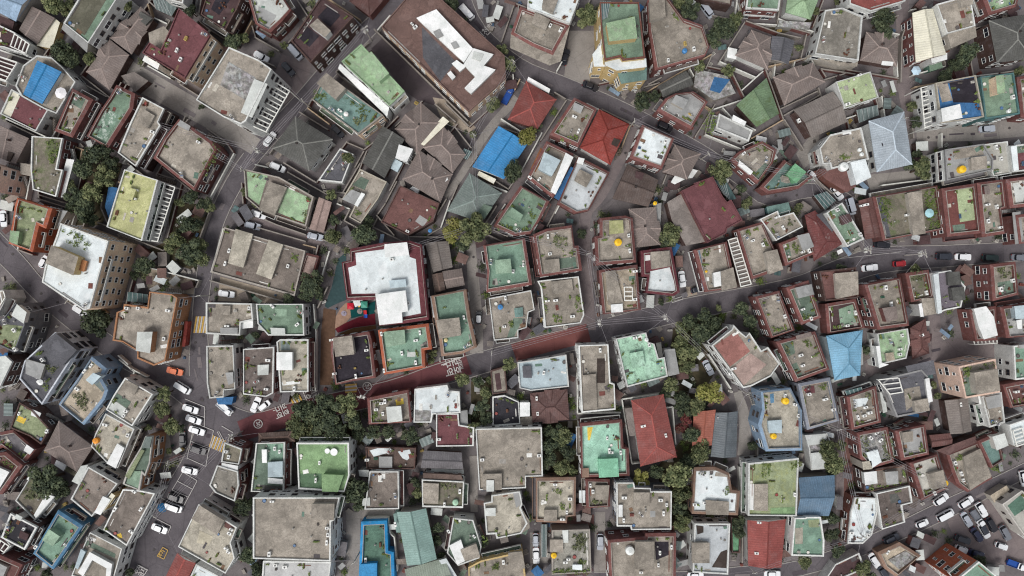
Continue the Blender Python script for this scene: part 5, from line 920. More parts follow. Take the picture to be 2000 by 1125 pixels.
for i in range(5): mark('hump_marking', [[(674,751+3.4*i),(697,749+3.4*i),(697,752.4+3.4*i),(674,754.4+3.4*i)]], YEL if i % 2 == 0 else WHT)
for i in range(5): mark('hump_marking', [[(566+4*i,778-1.4*i),(569+4*i,776.6-1.4*i),(575+4*i,788-1.4*i),(572+4*i,789-1.4*i)]], YEL if i % 2 == 0 else WHT)
for a, b in (((361,779),(400,795)),((400,795),(399,834)),((372,807),(399,815)),((380,826),(417,841)),((417,841),(408,882)),((376,845),(365,897)),((373,862),(408,876)),((371,880),(388,886)),((366,895),(402,911)),((408,876),(402,911)),((357,922),(385,939)),((385,939),(352,1001)),((357,922),(336,957)),((347,940),(375,955)),((336,957),(366,970)),((316,973),(353,991)),((305,1013),(334,1028)),((334,1028),(328,1041)),((433,832),(455,845)),((424,843),(436,866)),((427,842),(438,862))): mark('parking_line_marking', [line(a, b, 1.1)], WHT)
for a, b in (((318,1069),(328,1075)),((328,1075),(320,1092)),((320,1092),(307,1086)),((307,1086),(318,1069))): mark('yellow_box_marking', [line(a, b, 1.2)], YEL)
for a, b in (((271,1104),(288,1113)),((288,1113),(278,1128)),((271,1104),(260,1121))): mark('white_box_marking', [line(a, b, 1.2)], WHT)
for q in ("1311,586 1332,579 1334,584 1313,591",):
    q = pts(q)
    for i in range(4): mark('white_box_marking', [line(q[i], q[(i + 1) % 4], 1.3)], WHT)
mark('lane_edge_marking', [line((1640,505), (1760,492), .6)], WHT); mark('stop_line_marking', [line((862,713), (901,698), 2.0)], WHT)
def text(body, x, y, size, ang, m, sx=1.0):
    cu = bpy.data.curves.new('lettering', 'FONT'); cu.body = body; cu.align_x = 'CENTER'; cu.align_y = 'CENTER'; cu.size = size; cu.space_line = .95; cu.offset = .012 * size
    o = bpy.data.objects.new('t', cu); COL.objects.link(o); bpy.context.view_layer.update()
    me = bpy.data.meshes.new_from_object(o.evaluated_get(bpy.context.evaluated_depsgraph_get())); COL.objects.unlink(o); bpy.data.objects.remove(o)
    me.materials.clear(); me.materials.append(m); ZM[0] += .004
    p = link('road_lettering_marking', me, None, (*W(x, y, ZM[0]), ZM[0]), math.radians(ang), (sx, 1, 1)); return tag(p, None, None, None, 'structure')
text('보호\n구역', 882, 717, 2.5, -73, WHT, 1.05); text('어린이', 898, 710, 1.4, -73, WHT, .9)
text('어린이\n보호구역', 610, 778, 2.3, -66, WHT, .9); text('보호\n구역', 548, 803, 2.2, -66, WHT, .9)
text('천천히', 950, 62, 2.6, 45, WHT, .8)
text('주차', 316, 1081, 1.2, 60, YEL); text('주차\n금지', 274, 1115, 1.5, 60, WHT)
for cx, cy in ((717, 755), (504, 828)):
    ZM[0] += .004; mb = MB(); c = W(cx, cy, ZM[0])
    for i in range(28):
        a, b = 6.2832 * i / 28, 6.2832 * (i + 1) / 28
        mb.face([(c[0] + r * math.cos(t), c[1] + r * math.sin(t), ZM[0]) for r, t in ((1.28, a), (1.28, b), (1.05, b), (1.05, a))][::-1])
    tag(mb.done('speed_circle_marking', [WHT]), None, None, None, 'structure'); text('30', cx, cy, 1.5, -78, WHT)
for s, m in (("660,506 676,492 676,586 660,592 640,602 634,598 648,560", plain('rubber_teal', (58, 78, 80), .9, .1)), ("632,602 656,606 655,640 650,752 625,752 627,650", plain('rubber_brown', (98, 76, 62), .9, .1)),
             ("676,591 690,592 686,618 676,630 654,642 656,618 665,602", plain('rubber_tan', (156, 128, 110), .9, .1)), ("684,605 733,588 732,612 700,618 686,622", plain('rubber_green', (22, 74, 74), .9, .1)),
             ("654,642 676,630 700,620 732,612 734,634 690,640 660,650", plain('rubber_wine', (96, 34, 44), .9, .1)), ("662,652 690,641 734,635 735,642 672,654", plain('rubber_olive', (96, 72, 50), .9, .1))):
    pi += 1; flat('playground_pavement', pts(s), .06 + .002 * pi, m); raster(pts(s), 2)

# ------------------------------------------------------------------ leaves
LEAF = dict(mid=leafmat('leaf_mid', (58, 68, 46), (92, 100, 68), (126, 130, 92)), d=leafmat('leaf_dark', (42, 52, 42), (68, 78, 58), (92, 100, 74)), y=leafmat('leaf_yellow', (92, 98, 46), (124, 122, 64), (132, 128, 78)),
            r=leafmat('leaf_red', (86, 40, 44), (112, 56, 54), (92, 70, 58)), b=leafmat('leaf_bare', (92, 80, 72), (112, 98, 88), (84, 80, 62)), garden=leafmat('leaf_garden', (74, 98, 48), (120, 132, 66), (92, 104, 64)))
data = [l for l in DATA.strip().split('\n') if l]
# heights: where two traced buildings would run into each other, the taller one comes down
HFIX = {}
info = []
for l in data:
    f = l.split(';'); info.append([f[6], pts(f[1]), float(f[2])])
for it in range(14):
    ch = 0; fps = [ccw([W(x, y, h) for x, y in q]) for _, q, h in info]; bb = [(min(p[0] for p in q), min(p[1] for p in q), max(p[0] for p in q), max(p[1] for p in q)) for q in fps]
    for i in range(len(info)):
        for j in range(len(info)):
            if info[i][2] <= info[j][2] + .4 or info[i][2] < 3.2: continue
            a, b = bb[i], bb[j]; x0, y0, x1, y1 = max(a[0], b[0]), max(a[1], b[1]), min(a[2], b[2]), min(a[3], b[3])
            if x1 - x0 < .6 or y1 - y0 < .6: continue
            n = 0; t = 0; x = x0 + .25
            while x < x1:
                y = y0 + .25
                while y < y1:
                    if inside((x, y), fps[i]) and inside((x, y), fps[j]): n += 1
                    y += .5
                x += .5
            if n * .25 > .05 * min(abs(area(fps[i])), abs(area(fps[j]))) + .6: info[i][2] -= .5; ch += 1
    if not ch: break
for (lb, _, h), l in zip(info, data):
    h0 = float(l.split(';')[2])
    if h != h0: HFIX[lb] = max(h, 2.8, h0 * .55)
print('heights lowered', len(HFIX), 'left', ch)
rb = random.Random(5)
for l in data: make_building(l, rb)
CUT = (' with ', ' beside ', ' in ', ' at ', ' on ', ' by ', ' under ', ' whose ', ' between ', ' below ', ' above ', ' carrying ', ' next ', ' near ', ' over ', ' that ', ' cut ', ' crowned ', ' attached ', ' tucked ', ' behind ', ' along ', ' among ', ' beneath ', ' bearing ', ' of ', ' the ', ' has ', ' to ', ' a ', ' one ', ' dotted ', ' crossed ', ' joined ', ' ringed ', ' stained ', ' speckled ', ' framed ', ' directly ', ' inside ', ' around ', ' and ', ' filling ', ' full ', ' edged ', ' peeling ', ' from ', ' its ', ' two ', ' rimmed ', ' half ', ' strewn ')
def refof(label):
    cuts = sorted(label.find(c) for c in CUT if label.find(c) > 0); w = label.split()
    for c in cuts + [len(label)]:
        r = label[:c]
        if len(r.split()) >= 3 and sum(x.startswith(r) or (' ' + r + ' ') in x for x in LABELS) == 1: return r
    return label
LABELS = [b['label'] for b in BLD]
for b in BLD:
    b['ref'] = refof(b['label']); raster([px0(p) for p in b['fp']], 1); b['pxg'] = px0(b['c'])
print('refs', sum(len(b['ref'].split()) > 8 for b in BLD))
REFB = [b for b in BLD if len(b['ref'].split()) <= 8]
USED = {b['label'] for b in BLD}
def where(dx, dy):
    a = math.degrees(math.atan2(dy, dx)) % 360
    return ['right of', 'below and right of', 'below', 'below and left of', 'left of', 'above and left of', 'above', 'above and right of'][int((a + 22.5) // 45) % 8]
def place_label(head, px, py, unique=True):
    c = sorted(REFB, key=lambda b: (b['px'][0] - px) ** 2 + (b['px'][1] - py) ** 2)
    for b in c[:9]:
        l = f"{head} {where(px - b['px'][0], py - b['px'][1])} the {b['ref']}"
        if len(l.split()) <= 16 and (l not in USED or not unique): USED.add(l); return l
    return None
# ------------------------------------------------------------------ balconies and outside stairs on the walls that show
rs = random.Random(31); nb = ns = 0
def clear_of(b, P):
    for p in P:
        x, y = px0(p)
        if not (0 <= x < 2000 and 0 <= y < 1125): return False
        if OCC[int(y), int(x)] == 1 and not inside(p, b['fp']): return False
        if OCC[int(y), int(x)] == 2: return False
    return True
for b in BLD:
    fp, h, c0 = b['fp'], b['h'], b['c']
    if b['typ'] != 'F' or h < 5.4: continue
    off = (c0[0], c0[1], 0)
    for i in range(len(fp)):
        A, B = fp[i], fp[(i + 1) % len(fp)]; L = math.dist(A, B)
        if L < 3.6: continue
        u = ((B[0] - A[0]) / L, (B[1] - A[1]) / L); n = (u[1], -u[0]); m = ((A[0] + B[0]) / 2, (A[1] + B[1]) / 2); face = (-m[0] * n[0] - m[1] * n[1]) / (math.hypot(*m) + 1e-6)
        if face < -.15 and math.hypot(*m) > 25: continue
        w = rs.uniform(.8, 1.25); t0, t1 = (.25, L - .25) if rs.random() < .6 else (L * rs.uniform(.05, .3), L * rs.uniform(.6, .95))
        def Q(t, d): return (A[0] + u[0] * t + n[0] * d, A[1] + u[1] * t + n[1] * d)
        chk = [Q(t0 + (t1 - t0) * k / 6, d) for k in range(7) for d in (w * .6, w + .15)]
        if not clear_of(b, chk): continue
        z = h - 3.0 if h > 6.4 else h - 2.7; kind = rs.random()
        if kind < .62:
            mb = MB(); q = ccw([Q(t0, .03), Q(t1, .03), Q(t1, w), Q(t0, w)]); mb.prism(q, z - .15, z, 0, 0, True)
            for a, e in ((Q(t0, 0), Q(t0, w)), (Q(t0 - .06, w), Q(t1 + .06, w)), (Q(t1, w), Q(t1, 0))): mb.bar(a, e, .13, .9, z, 1)
            pm = wallmat(rs.choice(['wh', 'wh', 'cn', b['rim'] if b['rim'] != '-' else 'cn'])); mb.done('balcony', [roofmat(rs.choice(['cn', 'cd', 'gyd2', 'gd', 'rbr', 'bb', 'cd2'])), pm], b['root'], off); nb += 1
        elif kind < .85:
            mb = MB(); N = 11; z1 = min(z, 3.2); ln = min(t1 - t0, 4.2)
            for k in range(N): mb.prism(ccw([Q(t0 + ln * k / N, .04), Q(t0 + ln * (k + 1) / N, .04), Q(t0 + ln * (k + 1) / N, w), Q(t0 + ln * k / N, w)]), max(0, z1 * (k + 1) / N - .5), z1 * (k + 1) / N, 0, 0)
            a, e = Q(t0, w + .05), Q(t0 + ln, w + .05)
            for k in range(6): mb.bar(Q(t0 + ln * k / 6, w + .05), Q(t0 + ln * (k + 1) / 6, w + .05), .09, .9, z1 * (k + .5) / 6, 1)
            mb.done('outside_stair', [roofmat(rs.choice(['cn', 'cd2', 'gy'])), wallmat(rs.choice(['wh', 'cn', 'br']))], b['root'], off); ns += 1
        else: continue
        raster([px0(p) for p in (Q(t0, 0), Q(t1, 0), Q(t1, w), Q(t0, w))], 5)
print('balconies', nb, ns)
# ------------------------------------------------------------------ trees
def crown_mesh(seed, kind):
    r = random.Random(seed); mb = MB(); lobes = []
    nl = r.randint(8, 12)
    for i in range(nl):
        a = 6.2832 * i / nl * 1.618 * 2; d = r.uniform(.15, .72) if i else 0; lobes.append((d * math.cos(a), d * math.sin(a), r.uniform(-.25, .4) + (.3 if i == 0 else 0), r.uniform(.26, .48)))
    n = 520 if kind == 'bare' else 2300
    for i in range(n):
        lx, ly, lz, lr = r.choice(lobes); u = Vector((r.gauss(0, 1), r.gauss(0, 1), r.gauss(0, 1))).normalized(); q = lr * r.uniform(.55, 1.05)
        p = Vector((lx, ly, lz)) + u * q; p.z *= .85
        nrm = (u + Vector((r.gauss(0, .5), r.gauss(0, .5), r.gauss(0, .5) + .35))).normalized(); t = nrm.orthogonal().normalized(); w = nrm.cross(t); a = r.uniform(0, 6.28)
        t, w = t * math.cos(a) + w * math.sin(a), w * math.cos(a) - t * math.sin(a); s = r.uniform(.035, .085)
        mb.face([tuple(p + t * i * s + w * j * s) for i, j in ((-1, -.5), (.2, -1), (1.1, .4), (-.3, 1))])
    return mesh_data('crown', mb.v, mb.f, [LEAF['mid']])
def trunk_mesh(seed):
    r = random.Random(seed); mb = MB()
    def limb(a, b, r0, r1, n=6):
        a, b = Vector(a), Vector(b); d = (b - a).normalized(); t = d.orthogonal().normalized(); w = d.cross(t)
        A = [a + (t * math.cos(6.2832 * i / n) + w * math.sin(6.2832 * i / n)) * r0 for i in range(n)]; B = [b + (t * math.cos(6.2832 * i / n) + w * math.sin(6.2832 * i / n)) * r1 for i in range(n)]
        for i in range(n): mb.face([tuple(A[i]), tuple(A[(i + 1) % n]), tuple(B[(i + 1) % n]), tuple(B[i])])
    limb((0, 0, -1.6), (.03, .02, -.45), .09, .06)
    for i in range(6):
        a = 6.2832 * i / 6 + r.uniform(-.4, .4); m = (math.cos(a) * .3, math.sin(a) * .3, r.uniform(-.15, .1)); limb((.03, .02, -.5), m, .05, .03, 5); limb(m, (m[0] * 2.1, m[1] * 2.1, m[2] + .3), .03, .012, 4)
    return mesh_data('trunk', mb.v, mb.f, [plain('bark', (88, 76, 66), .95, .1)])
CROWNS = [crown_mesh(s, 'full') for s in range(7)]; BARE = crown_mesh(99, 'bare'); TRUNKS = [trunk_mesh(s) for s in range(3)]
ADJ = dict(mid=('green leafy', 'bushy green', 'round green', 'spreading green'), d=('dark green', 'dense dark', 'deep green bushy', 'shady dark green'), y=('bright yellowish green', 'pale yellow green'), r=('reddish leaved',), b=('bare greyish',))
rt = random.Random(3)
for tok in TREES.split():
    f = tok.split(','); x, y, r = map(float, f[:3]); k = f[3] if len(f) > 3 else 'mid'; Rm = r / 7.0 * .98; zc = Rm * 1.35 + (1.2 if Rm > 1.6 else .2); zc = min(zc, 7.5)
    wx, wy = W(x, y, zc); size = 'small' if r < 13 else 'big' if r > 23 else 'tall' if r > 19 else 'young' if r < 17 else ''
    lab = None
    for a in rt.sample(ADJ[k], len(ADJ[k])):
        lab = place_label(f"{size} {a} tree".strip(), x, y)
        if lab: break
    root = link('shrub' if r < 10 else 'tree', None, None, (wx, wy, 0)); tag(root, lab or f"small green tree near {x}", 'shrub' if r < 10 else 'tree', 'trees and shrubs between the houses')
    if not lab: print('NOLABEL tree', tok)
    me = BARE if k == 'b' else rt.choice(CROWNS); c = link('crown', me, root, (0, 0, zc), rt.uniform(0, 6.28), (Rm * rt.uniform(.95, 1.15), Rm * rt.uniform(.95, 1.15), Rm * rt.uniform(.85, 1.15)))
    c.material_slots[0].link = 'OBJECT'; c.material_slots[0].material = LEAF[k]
    link('trunk', rt.choice(TRUNKS), root, (0, 0, zc), rt.uniform(0, 6), (Rm, Rm, zc / 1.6))
    raster([(px0((wx, wy))[0] + r * .5 * math.cos(t), px0((wx, wy))[1] + r * .5 * math.sin(t)) for t in (0, 1, 2, 3, 4, 5)], 3)
# ------------------------------------------------------------------ cars
CARC = dict(white=(226, 229, 232), black=(26, 26, 34), silver=(168, 174, 184), grey=(112, 116, 124), navy=(30, 36, 66), blue=(34, 76, 150), red=(150, 30, 38), orange=(226, 112, 58), dark=(44, 48, 58), green=(36, 60, 58))
def carpaint(c):
    k = 'car_' + c
    if k not in CACHE:
        m, nt, b = base(k, .35, .5); b.inputs['Base Color'].default_value = (*lin(CARC[c]), 1); b.inputs['Coat Weight'].default_value = .5; b.inputs['Coat Roughness'].default_value = .15; CACHE[k] = m
    return CACHE[k]
GLASS = plain('car_glass', (28, 32, 40), .12, .5, .1); TYRE = plain('tyre_rubber', (30, 30, 32), .9); LAMP = plain('lamp_lens', (220, 222, 215), .2, .5); TAIL = plain('tail_lens', (140, 24, 24), .3, .5)
def rounded(l, w, r, n=4):
    out = []
    for cx, cy, a0 in ((l / 2 - r, w / 2 - r, 0), (-l / 2 + r, w / 2 - r, 90), (-l / 2 + r, -w / 2 + r, 180), (l / 2 - r, -w / 2 + r, 270)):
        for i in range(n + 1): a = math.radians(a0 + 90 * i / n); out.append((cx + r * math.cos(a), cy + r * math.sin(a)))
    return out
def loft(mb, secs, mi=0, cap=None):
    for (P, z), (Q, y) in zip(secs, secs[1:]):
        n = len(P)
        for i in range(n): mb.face([(*P[i], z), (*P[(i + 1) % n], z), (*Q[(i + 1) % n], y), (*Q[i], y)], mi)
    if cap is not None: mb.face([(*p, secs[-1][1]) for p in secs[-1][0]], cap)
def sh(p, dx, s=1, sy=None): return [(x * s + dx, y * (sy or s)) for x, y in p]
CARM = {}
def car_parts(kind):
    if kind in CARM: return CARM[kind]
    l, w, hb, ht, c0, cl = dict(sedan=(4.6, 1.82, .92, 1.45, -.25, 2.5), suv=(4.6, 1.88, 1.05, 1.7, -.45, 3.2), van=(5.0, 1.92, 1.15, 2.0, -.3, 4.3), hatch=(3.7, 1.62, .92, 1.5, -.25, 2.6), truck=(5.0, 1.78, .85, 1.95, 1.55, 1.5))[kind]
    out = []; b = MB()
    if kind == 'truck':
        loft(b, [(sh(rounded(1.9, w, .25), 1.5), .35), (sh(rounded(1.9, w, .25), 1.5), 1.2), (sh(rounded(1.75, w * .96, .25), 1.45), 1.3)], 0, 0)
        d = MB(); d.box(-.95, 0, .5, 3.0, 1.7, .35, 0, 0); 
        for yy in (-.86, .86): d.box(-.95, yy, .85, 3.05, .07, .38, 0, 1)
        for xx in (-2.47, .58): d.box(xx, 0, .85, .07, 1.79, .38, 0, 1)
        out.append(('cargo_bed', d, 'bed'))
    else: loft(b, [(rounded(l * .97, w * .95, .4), .28), (rounded(l, w, .45), .5), (rounded(l, w, .48), .74), (sh(rounded(l * .97, w * .95, .5), -.02), hb)], 0, 0)
    out.insert(0, ('body', b, 'paint'))
    g = MB(); k0 = .96 if kind == 'van' else .9; k1 = .93 if kind == 'van' else .78 if kind != 'truck' else .85
    P0 = sh(rounded(cl, w * .9, .3), c0); P1 = sh(rounded(cl * k1, w * .76, .28), c0 - .02)
    loft(g, [(P0, hb - .03), (P1, ht - .07)], 0, 0); out.append(('windscreen', g, 'glass'))
    t = MB(); T = sh(rounded(cl * k1 * .97, w * .77, .28), c0 - .02); loft(t, [(T, ht - .1), (T, ht - .03), (sh(rounded(cl * k1 * .88, w * .66, .25), c0 - .02), ht)], 0, 0)
    for sy in (-1, 1):                                   # side pillars
        t.face([(c0 + .1, sy * w * .45, hb), (c0 - .12, sy * w * .45, hb), (c0 - .14, sy * w * .385, ht - .06), (c0 + .06, sy * w * .385, ht - .06)])
    out.append(('roof_panel', t, 'paint'))
    for sx in (-1, 1):
        for sy in (-1, 1):
            wv = MB(); r = .32; n = 14; x0, y0 = sx * l * .31 + (.25 if kind == 'truck' and sx > 0 else 0), sy * (w / 2 - .1)
            A = [(x0 + r * math.cos(6.2832 * i / n), y0 - .1, r + r * math.sin(6.2832 * i / n)) for i in range(n)]; B = [(p[0], y0 + .1, p[2]) for p in A]
            for i in range(n): wv.face([A[i], A[(i + 1) % n], B[(i + 1) % n], B[i]])
            wv.face(A); wv.face(B[::-1]); out.append(('wheel', wv, 'tyre'))
    for sy in (-1, 1):
        hl = MB(); hl.box((2.42 if kind == 'truck' else l / 2 - .14), sy * w * .34, .58, .22, .34, .18); out.append(('headlight', hl, 'lamp'))
        tl = MB(); tl.box(-l / 2 + (.1 if kind != 'truck' else .02), sy * w * .36, .66, .18, .28, .2); out.append(('tail_lamp', tl, 'tail'))
        mi = MB(); mi.box(c0 + cl * .36, sy * (w / 2 + .08), hb - .02, .16, .18, .14); out.append(('mirror', mi, 'paint'))
    CARM[kind] = [(nm, mesh_data(nm, m.v, m.f, [TYRE, TYRE], m.m), mt) for nm, m, mt in out]; return CARM[kind]
def car(px, py, ang, color, kind, head, top=None, bed=None):
    root = link({'truck': 'pickup_truck', 'van': 'van'}.get(kind, 'car'), None, None, (*W(px, py, .7), .1), -math.radians(ang))
    lab = place_label(head, px, py) or print('NOLABEL car', px, py) or head
    tag(root, lab, {'truck': 'truck', 'van': 'van'}.get(kind, 'car'), 'cars and vans parked or driving on the streets')
    for nm, me, mt in car_parts(kind):
        c = link(nm, me, root); ms = {'paint': carpaint(color), 'glass': GLASS, 'tyre': TYRE, 'lamp': LAMP, 'tail': TAIL, 'bed': plain('bed_' + (bed or 'grey'), CARC.get(bed or 'grey'), .6)}[mt]
        if nm == 'roof_panel' and top: ms = carpaint(top)
        for s in c.material_slots: s.link = 'OBJECT'; s.material = ms
    raster([(px - 14, py - 14), (px + 14, py - 14), (px + 14, py + 14), (px - 14, py + 14)], 4)
for ln in CARS.strip().split('\n'):
    f = ln.split(';'); n = list(map(float, f[0].split(','))); car(*n, f[1], f[2], f[3], *(f[4:]))
# ------------------------------------------------------------------ playground, parasols, poles
def thing(name, label, cat, px, py, z=0, group=None, rz=0):
    o = link(name, None, None, (*W(px, py, z), 0), rz); return tag(o, label, cat, group)
pg = thing('play_structure', 'red and teal roofed play structure with a slide beside the white kindergarten', 'play structure', 697, 600)
def at(px, py, z=0): w = W(px, py, z); return (w[0] - pg.location.x, w[1] - pg.location.y)
def pl(n, c): return plain(n, c, .5, .4, .08)
for nm, p, s, c in (('red_roof', (684, 598), 1.75, (190, 20, 48)), ('teal_roof', (711, 595), 1.75, (70, 150, 130))):
    mb = MB(); x, y = at(*p, 2.6); pitched(mb, [(x - s / 2, y - s / 2), (x + s / 2, y - s / 2), (x + s / 2, y + s / 2), (x - s / 2, y + s / 2)], 2.4, 'H', .35, False); mb.done(nm, [pl(nm, c)] * 3, pg)
    for i in (-1, 1):
        for j in (-1, 1): mb = MB(); mb.cyl(x + i * s * .4, y + j * s * .4, 0, .06, 2.3, 8); mb.done('post', [pl('post_blue', (40, 60, 120))], pg)
    mb = MB(); mb.box(x, y, 1.0, s * .9, s * .9, .12); mb.done('platform', [pl('platform_wood', (120, 96, 74))], pg)
mb = MB(); a, b = at(691, 598, 1.4), at(700, 597, 1.4); mb.bar(a, b, .9, .8, 1.0); mb.done('tunnel', [pl('tunnel_dark', (28, 34, 60))], pg)
mb = MB(); mb.box(*at(702, 597, 1.6), 1.0, .5, .8, 1.0); mb.done('climbing_panel', [pl('panel_yellow', (220, 180, 80))], pg)
for (p, q, c, n) in (((713.5, 606), (714, 614), (190, 26, 34), 'red_slide'), ((714, 613.5), (714, 621), (40, 92, 190), 'blue_slide')):
    mb = MB(); a, b = at(*p, 1.2), at(*q, .6); za, zb = (1.5, .85) if 'red' in n else (.9, .25); w = .4
    for dx, dz in ((0, 0),): mb.face([(a[0] - w, a[1], za), (b[0] - w, b[1], zb), (b[0] + w, b[1], zb), (a[0] + w, a[1], za)]); 
    for s in (-1, 1): mb.face([(a[0] + s * w, a[1], za), (b[0] + s * w, b[1], zb), (b[0] + s * w, b[1], zb + .25), (a[0] + s * w, a[1], za + .25)]); mb.face([(a[0] + s * (w + .06), a[1], za + .25), (a[0] + s * w, a[1], za + .25), (b[0] + s * w, b[1], zb + .25), (b[0] + s * (w + .06), b[1], zb + .25)])
    mb.face([(a[0] - w, a[1], za - .06), (a[0] + w, a[1], za - .06), (b[0] + w, b[1], zb - .06), (b[0] - w, b[1], zb - .06)]); mb.done(n, [pl(n, c)], pg)
for px, py, c, lab in ((672, 612, (150, 140, 160), 'small pale merry go round on the tan circle of the playground'), (703, 608, (140, 128, 124), 'grey merry go round right below the red and teal play structure')):
    o = thing('merry_go_round', lab, 'merry go round', px, py); mb = MB(); mb.cyl(0, 0, .05, .75, .18, 20); mb.done('platform', [pl('mgr_%d' % px, c)], o)
    mb = MB(); mb.cyl(0, 0, .2, .08, .7, 8); mb.done('post', [PIPE()], o)
    for i in range(4): mb = MB(); mb.bar((0, 0), (.7 * math.cos(i * 1.57), .7 * math.sin(i * 1.57)), .06, .06, .8); mb.done('rail', [PIPE()], o)
def parasol(px, py, r, c, n, lab, z=2.3, zb=0.0):
    o = link('parasol', None, None, (*W(px, py, z), zb)); tag(o, lab, 'parasol', 'parasols on terraces and yards'); r = r / 7.0; mb = MB(); z -= zb; A = [(r * math.cos(6.2832 * i / n), r * math.sin(6.2832 * i / n), z - .35) for i in range(n)]
    for i in range(n): mb.face([A[i], A[(i + 1) % n], (0, 0, z + .15)]); mb.face([A[(i + 1) % n], A[i], (A[i][0], A[i][1], z - .47), (A[(i + 1) % n][0], A[(i + 1) % n][1], z - .47)])
    mb.done('canopy', [plain('cloth_%d' % px, c, .85, .1, .06)], o); mb = MB(); mb.cyl(0, 0, 0, .04, z + .2, 8); mb.done('pole', [PIPE()], o); mb = MB(); mb.cyl(0, 0, 0, .3, .12, 12); mb.done('base', [PIPE()], o)
def roofz(px, py):
    for b in BLD:
        if inside(W(px, py, b['dz']), b['fp']): return b['dz']
    return 0.0
for px, py, r, c, n, lab in ((117, 181, 11, (226, 224, 226), 8, 'large white octagonal parasol beside the bright blue gable roof'), (1791, 137, 9.5, (190, 214, 230), 6, 'pale blue hexagonal parasol below the long cream metal roof'), (1817, 416, 8.5, (160, 200, 206), 10, 'light turquoise round parasol on the wide planted roof'),
                             (315.5, 992.5, 9.5, (40, 96, 140), 8, 'blue round parasol beside the boxy white van in the street'), (77, 747, 5.5, (230, 232, 230), 8, 'small white parasol on the grey block with rows of windows'), (675, 222, 4.5, (238, 236, 232), 12, 'white round table parasol on the teal roof terrace')):
    zb = roofz(px, py); parasol(px, py, r, c, n, lab, zb + 2.3, zb)
POLES = [(1173,631,1),(1303,621,1),(704,777,1),(446,857,1),(1702,488,1),(1810,495,1),(711,54,1),(800,484,0),(1590,348,0),(1003,118,0),(385,578,0),(128,590,0),(1150,495,0),(925,262,0),(1385,300,0),(1475,1120,0),(1690,1050,0),(1848,955,0),(590,196,0),(496,290,1),(300,240,0),(930,440,0),(1240,235,0),(1640,840,0),(1462,770,0),(690,1100,0),(1770,230,0),(960,690,0),(326,905,0),(300,1010,0),(470,330,0)]
PT = []
mp, mc = plain('pole_concrete', (176, 172, 164), .85, .2), plain('insulator', (206, 206, 200), .5)
for px, py, big in POLES:
    hp = 10.5 if big else 8.5; lab = place_label('tall concrete utility pole with white crossarms' if big else 'grey utility pole', px, py); x, y = W(px, py, hp)
    o = link('utility_pole', None, None, (x, y, 0), R.uniform(0, 3)); tag(o, lab or 'slim grey utility pole', 'utility pole', 'utility poles along the streets and lanes'); PT.append((x, y, hp, px, py))
    mb = MB(); mb.cyl(0, 0, 0, .17, hp, 10, .12); mb.done('shaft', [mp], o)
    for k in range(3 if big else 1):
        mb = MB(); mb.box(0, 0, hp - .5 - .8 * k, 2.2 if big else 1.3, .12, .12, .5 * k); mb.done('crossarm', [mp], o)
        for s in (-1, -.4, .4, 1): mb = MB(); a = .5 * k; d = s * (1.0 if big else .6); mb.cyl(d * math.cos(a), d * math.sin(a), hp - .4 - .8 * k, .07, .3, 8); mb.done('insulator', [mc], o)
    if big:
        for k in (0, 1): mb = MB(); mb.cyl(.42 * (1 - 2 * k), .1, hp - 3.4, .3, 1.0, 12); mb.done('transformer', [mc], o)
mw = plain('cable_grey', (146, 142, 146), .6)
def cable(a, b, off, label):
    A, B = Vector(a), Vector(b); d = B - A; n = Vector((-d.y, d.x, 0)).normalized() * off; mb = MB(); pr = None; K = 14; t = .034
    for i in range(K + 1):
        s = i / K; p = A + d * s + n + Vector((0, 0, -.03 * d.length * 4 * s * (1 - s))); m = Vector((-d.y, d.x, 0)).normalized() * t; c = [p + m, p + Vector((0, 0, t)), p - m, p - Vector((0, 0, t))]
        if pr:
            for j in range(4): mb.face([tuple(pr[j]), tuple(pr[(j + 1) % 4]), tuple(c[(j + 1) % 4]), tuple(c[j])])
        pr = c
    tag(mb.done('overhead_cable', [mw]), label, 'cable', 'overhead cables between the poles')
done = set(); nc = 0
for i, a in enumerate(PT):
    for j in sorted(range(len(PT)), key=lambda j: math.dist(a[:2], PT[j][:2]))[1:4]:
        b = PT[j]; key = (min(i, j), max(i, j)); L = math.dist(a[:2], b[:2])
        if key in done or L > 34 or L < 6: continue
        done.add(key); l = place_label('bundle of thin grey cables spanning', (a[3] + b[3]) / 2, (a[4] + b[4]) / 2)
        for o in (-.5, .1, .6): cable((a[0], a[1], a[2] - .2), (b[0], b[1], b[2] - .2), o, l or 'thin grey overhead cables'); nc += 1
for (x, y, hp, px, py) in PT:
    for b in sorted(BLD, key=lambda b: math.dist(b['c'], (x, y)))[:3]:
        d = math.dist(b['c'], (x, y)); e = min(b['fp'], key=lambda p: math.dist(p, (x, y)))
        if d < 20: cable((x, y, hp - 1.6), (*e, b['h'] - .3), 0, f"thin service cable from a pole to the {b['ref']}")
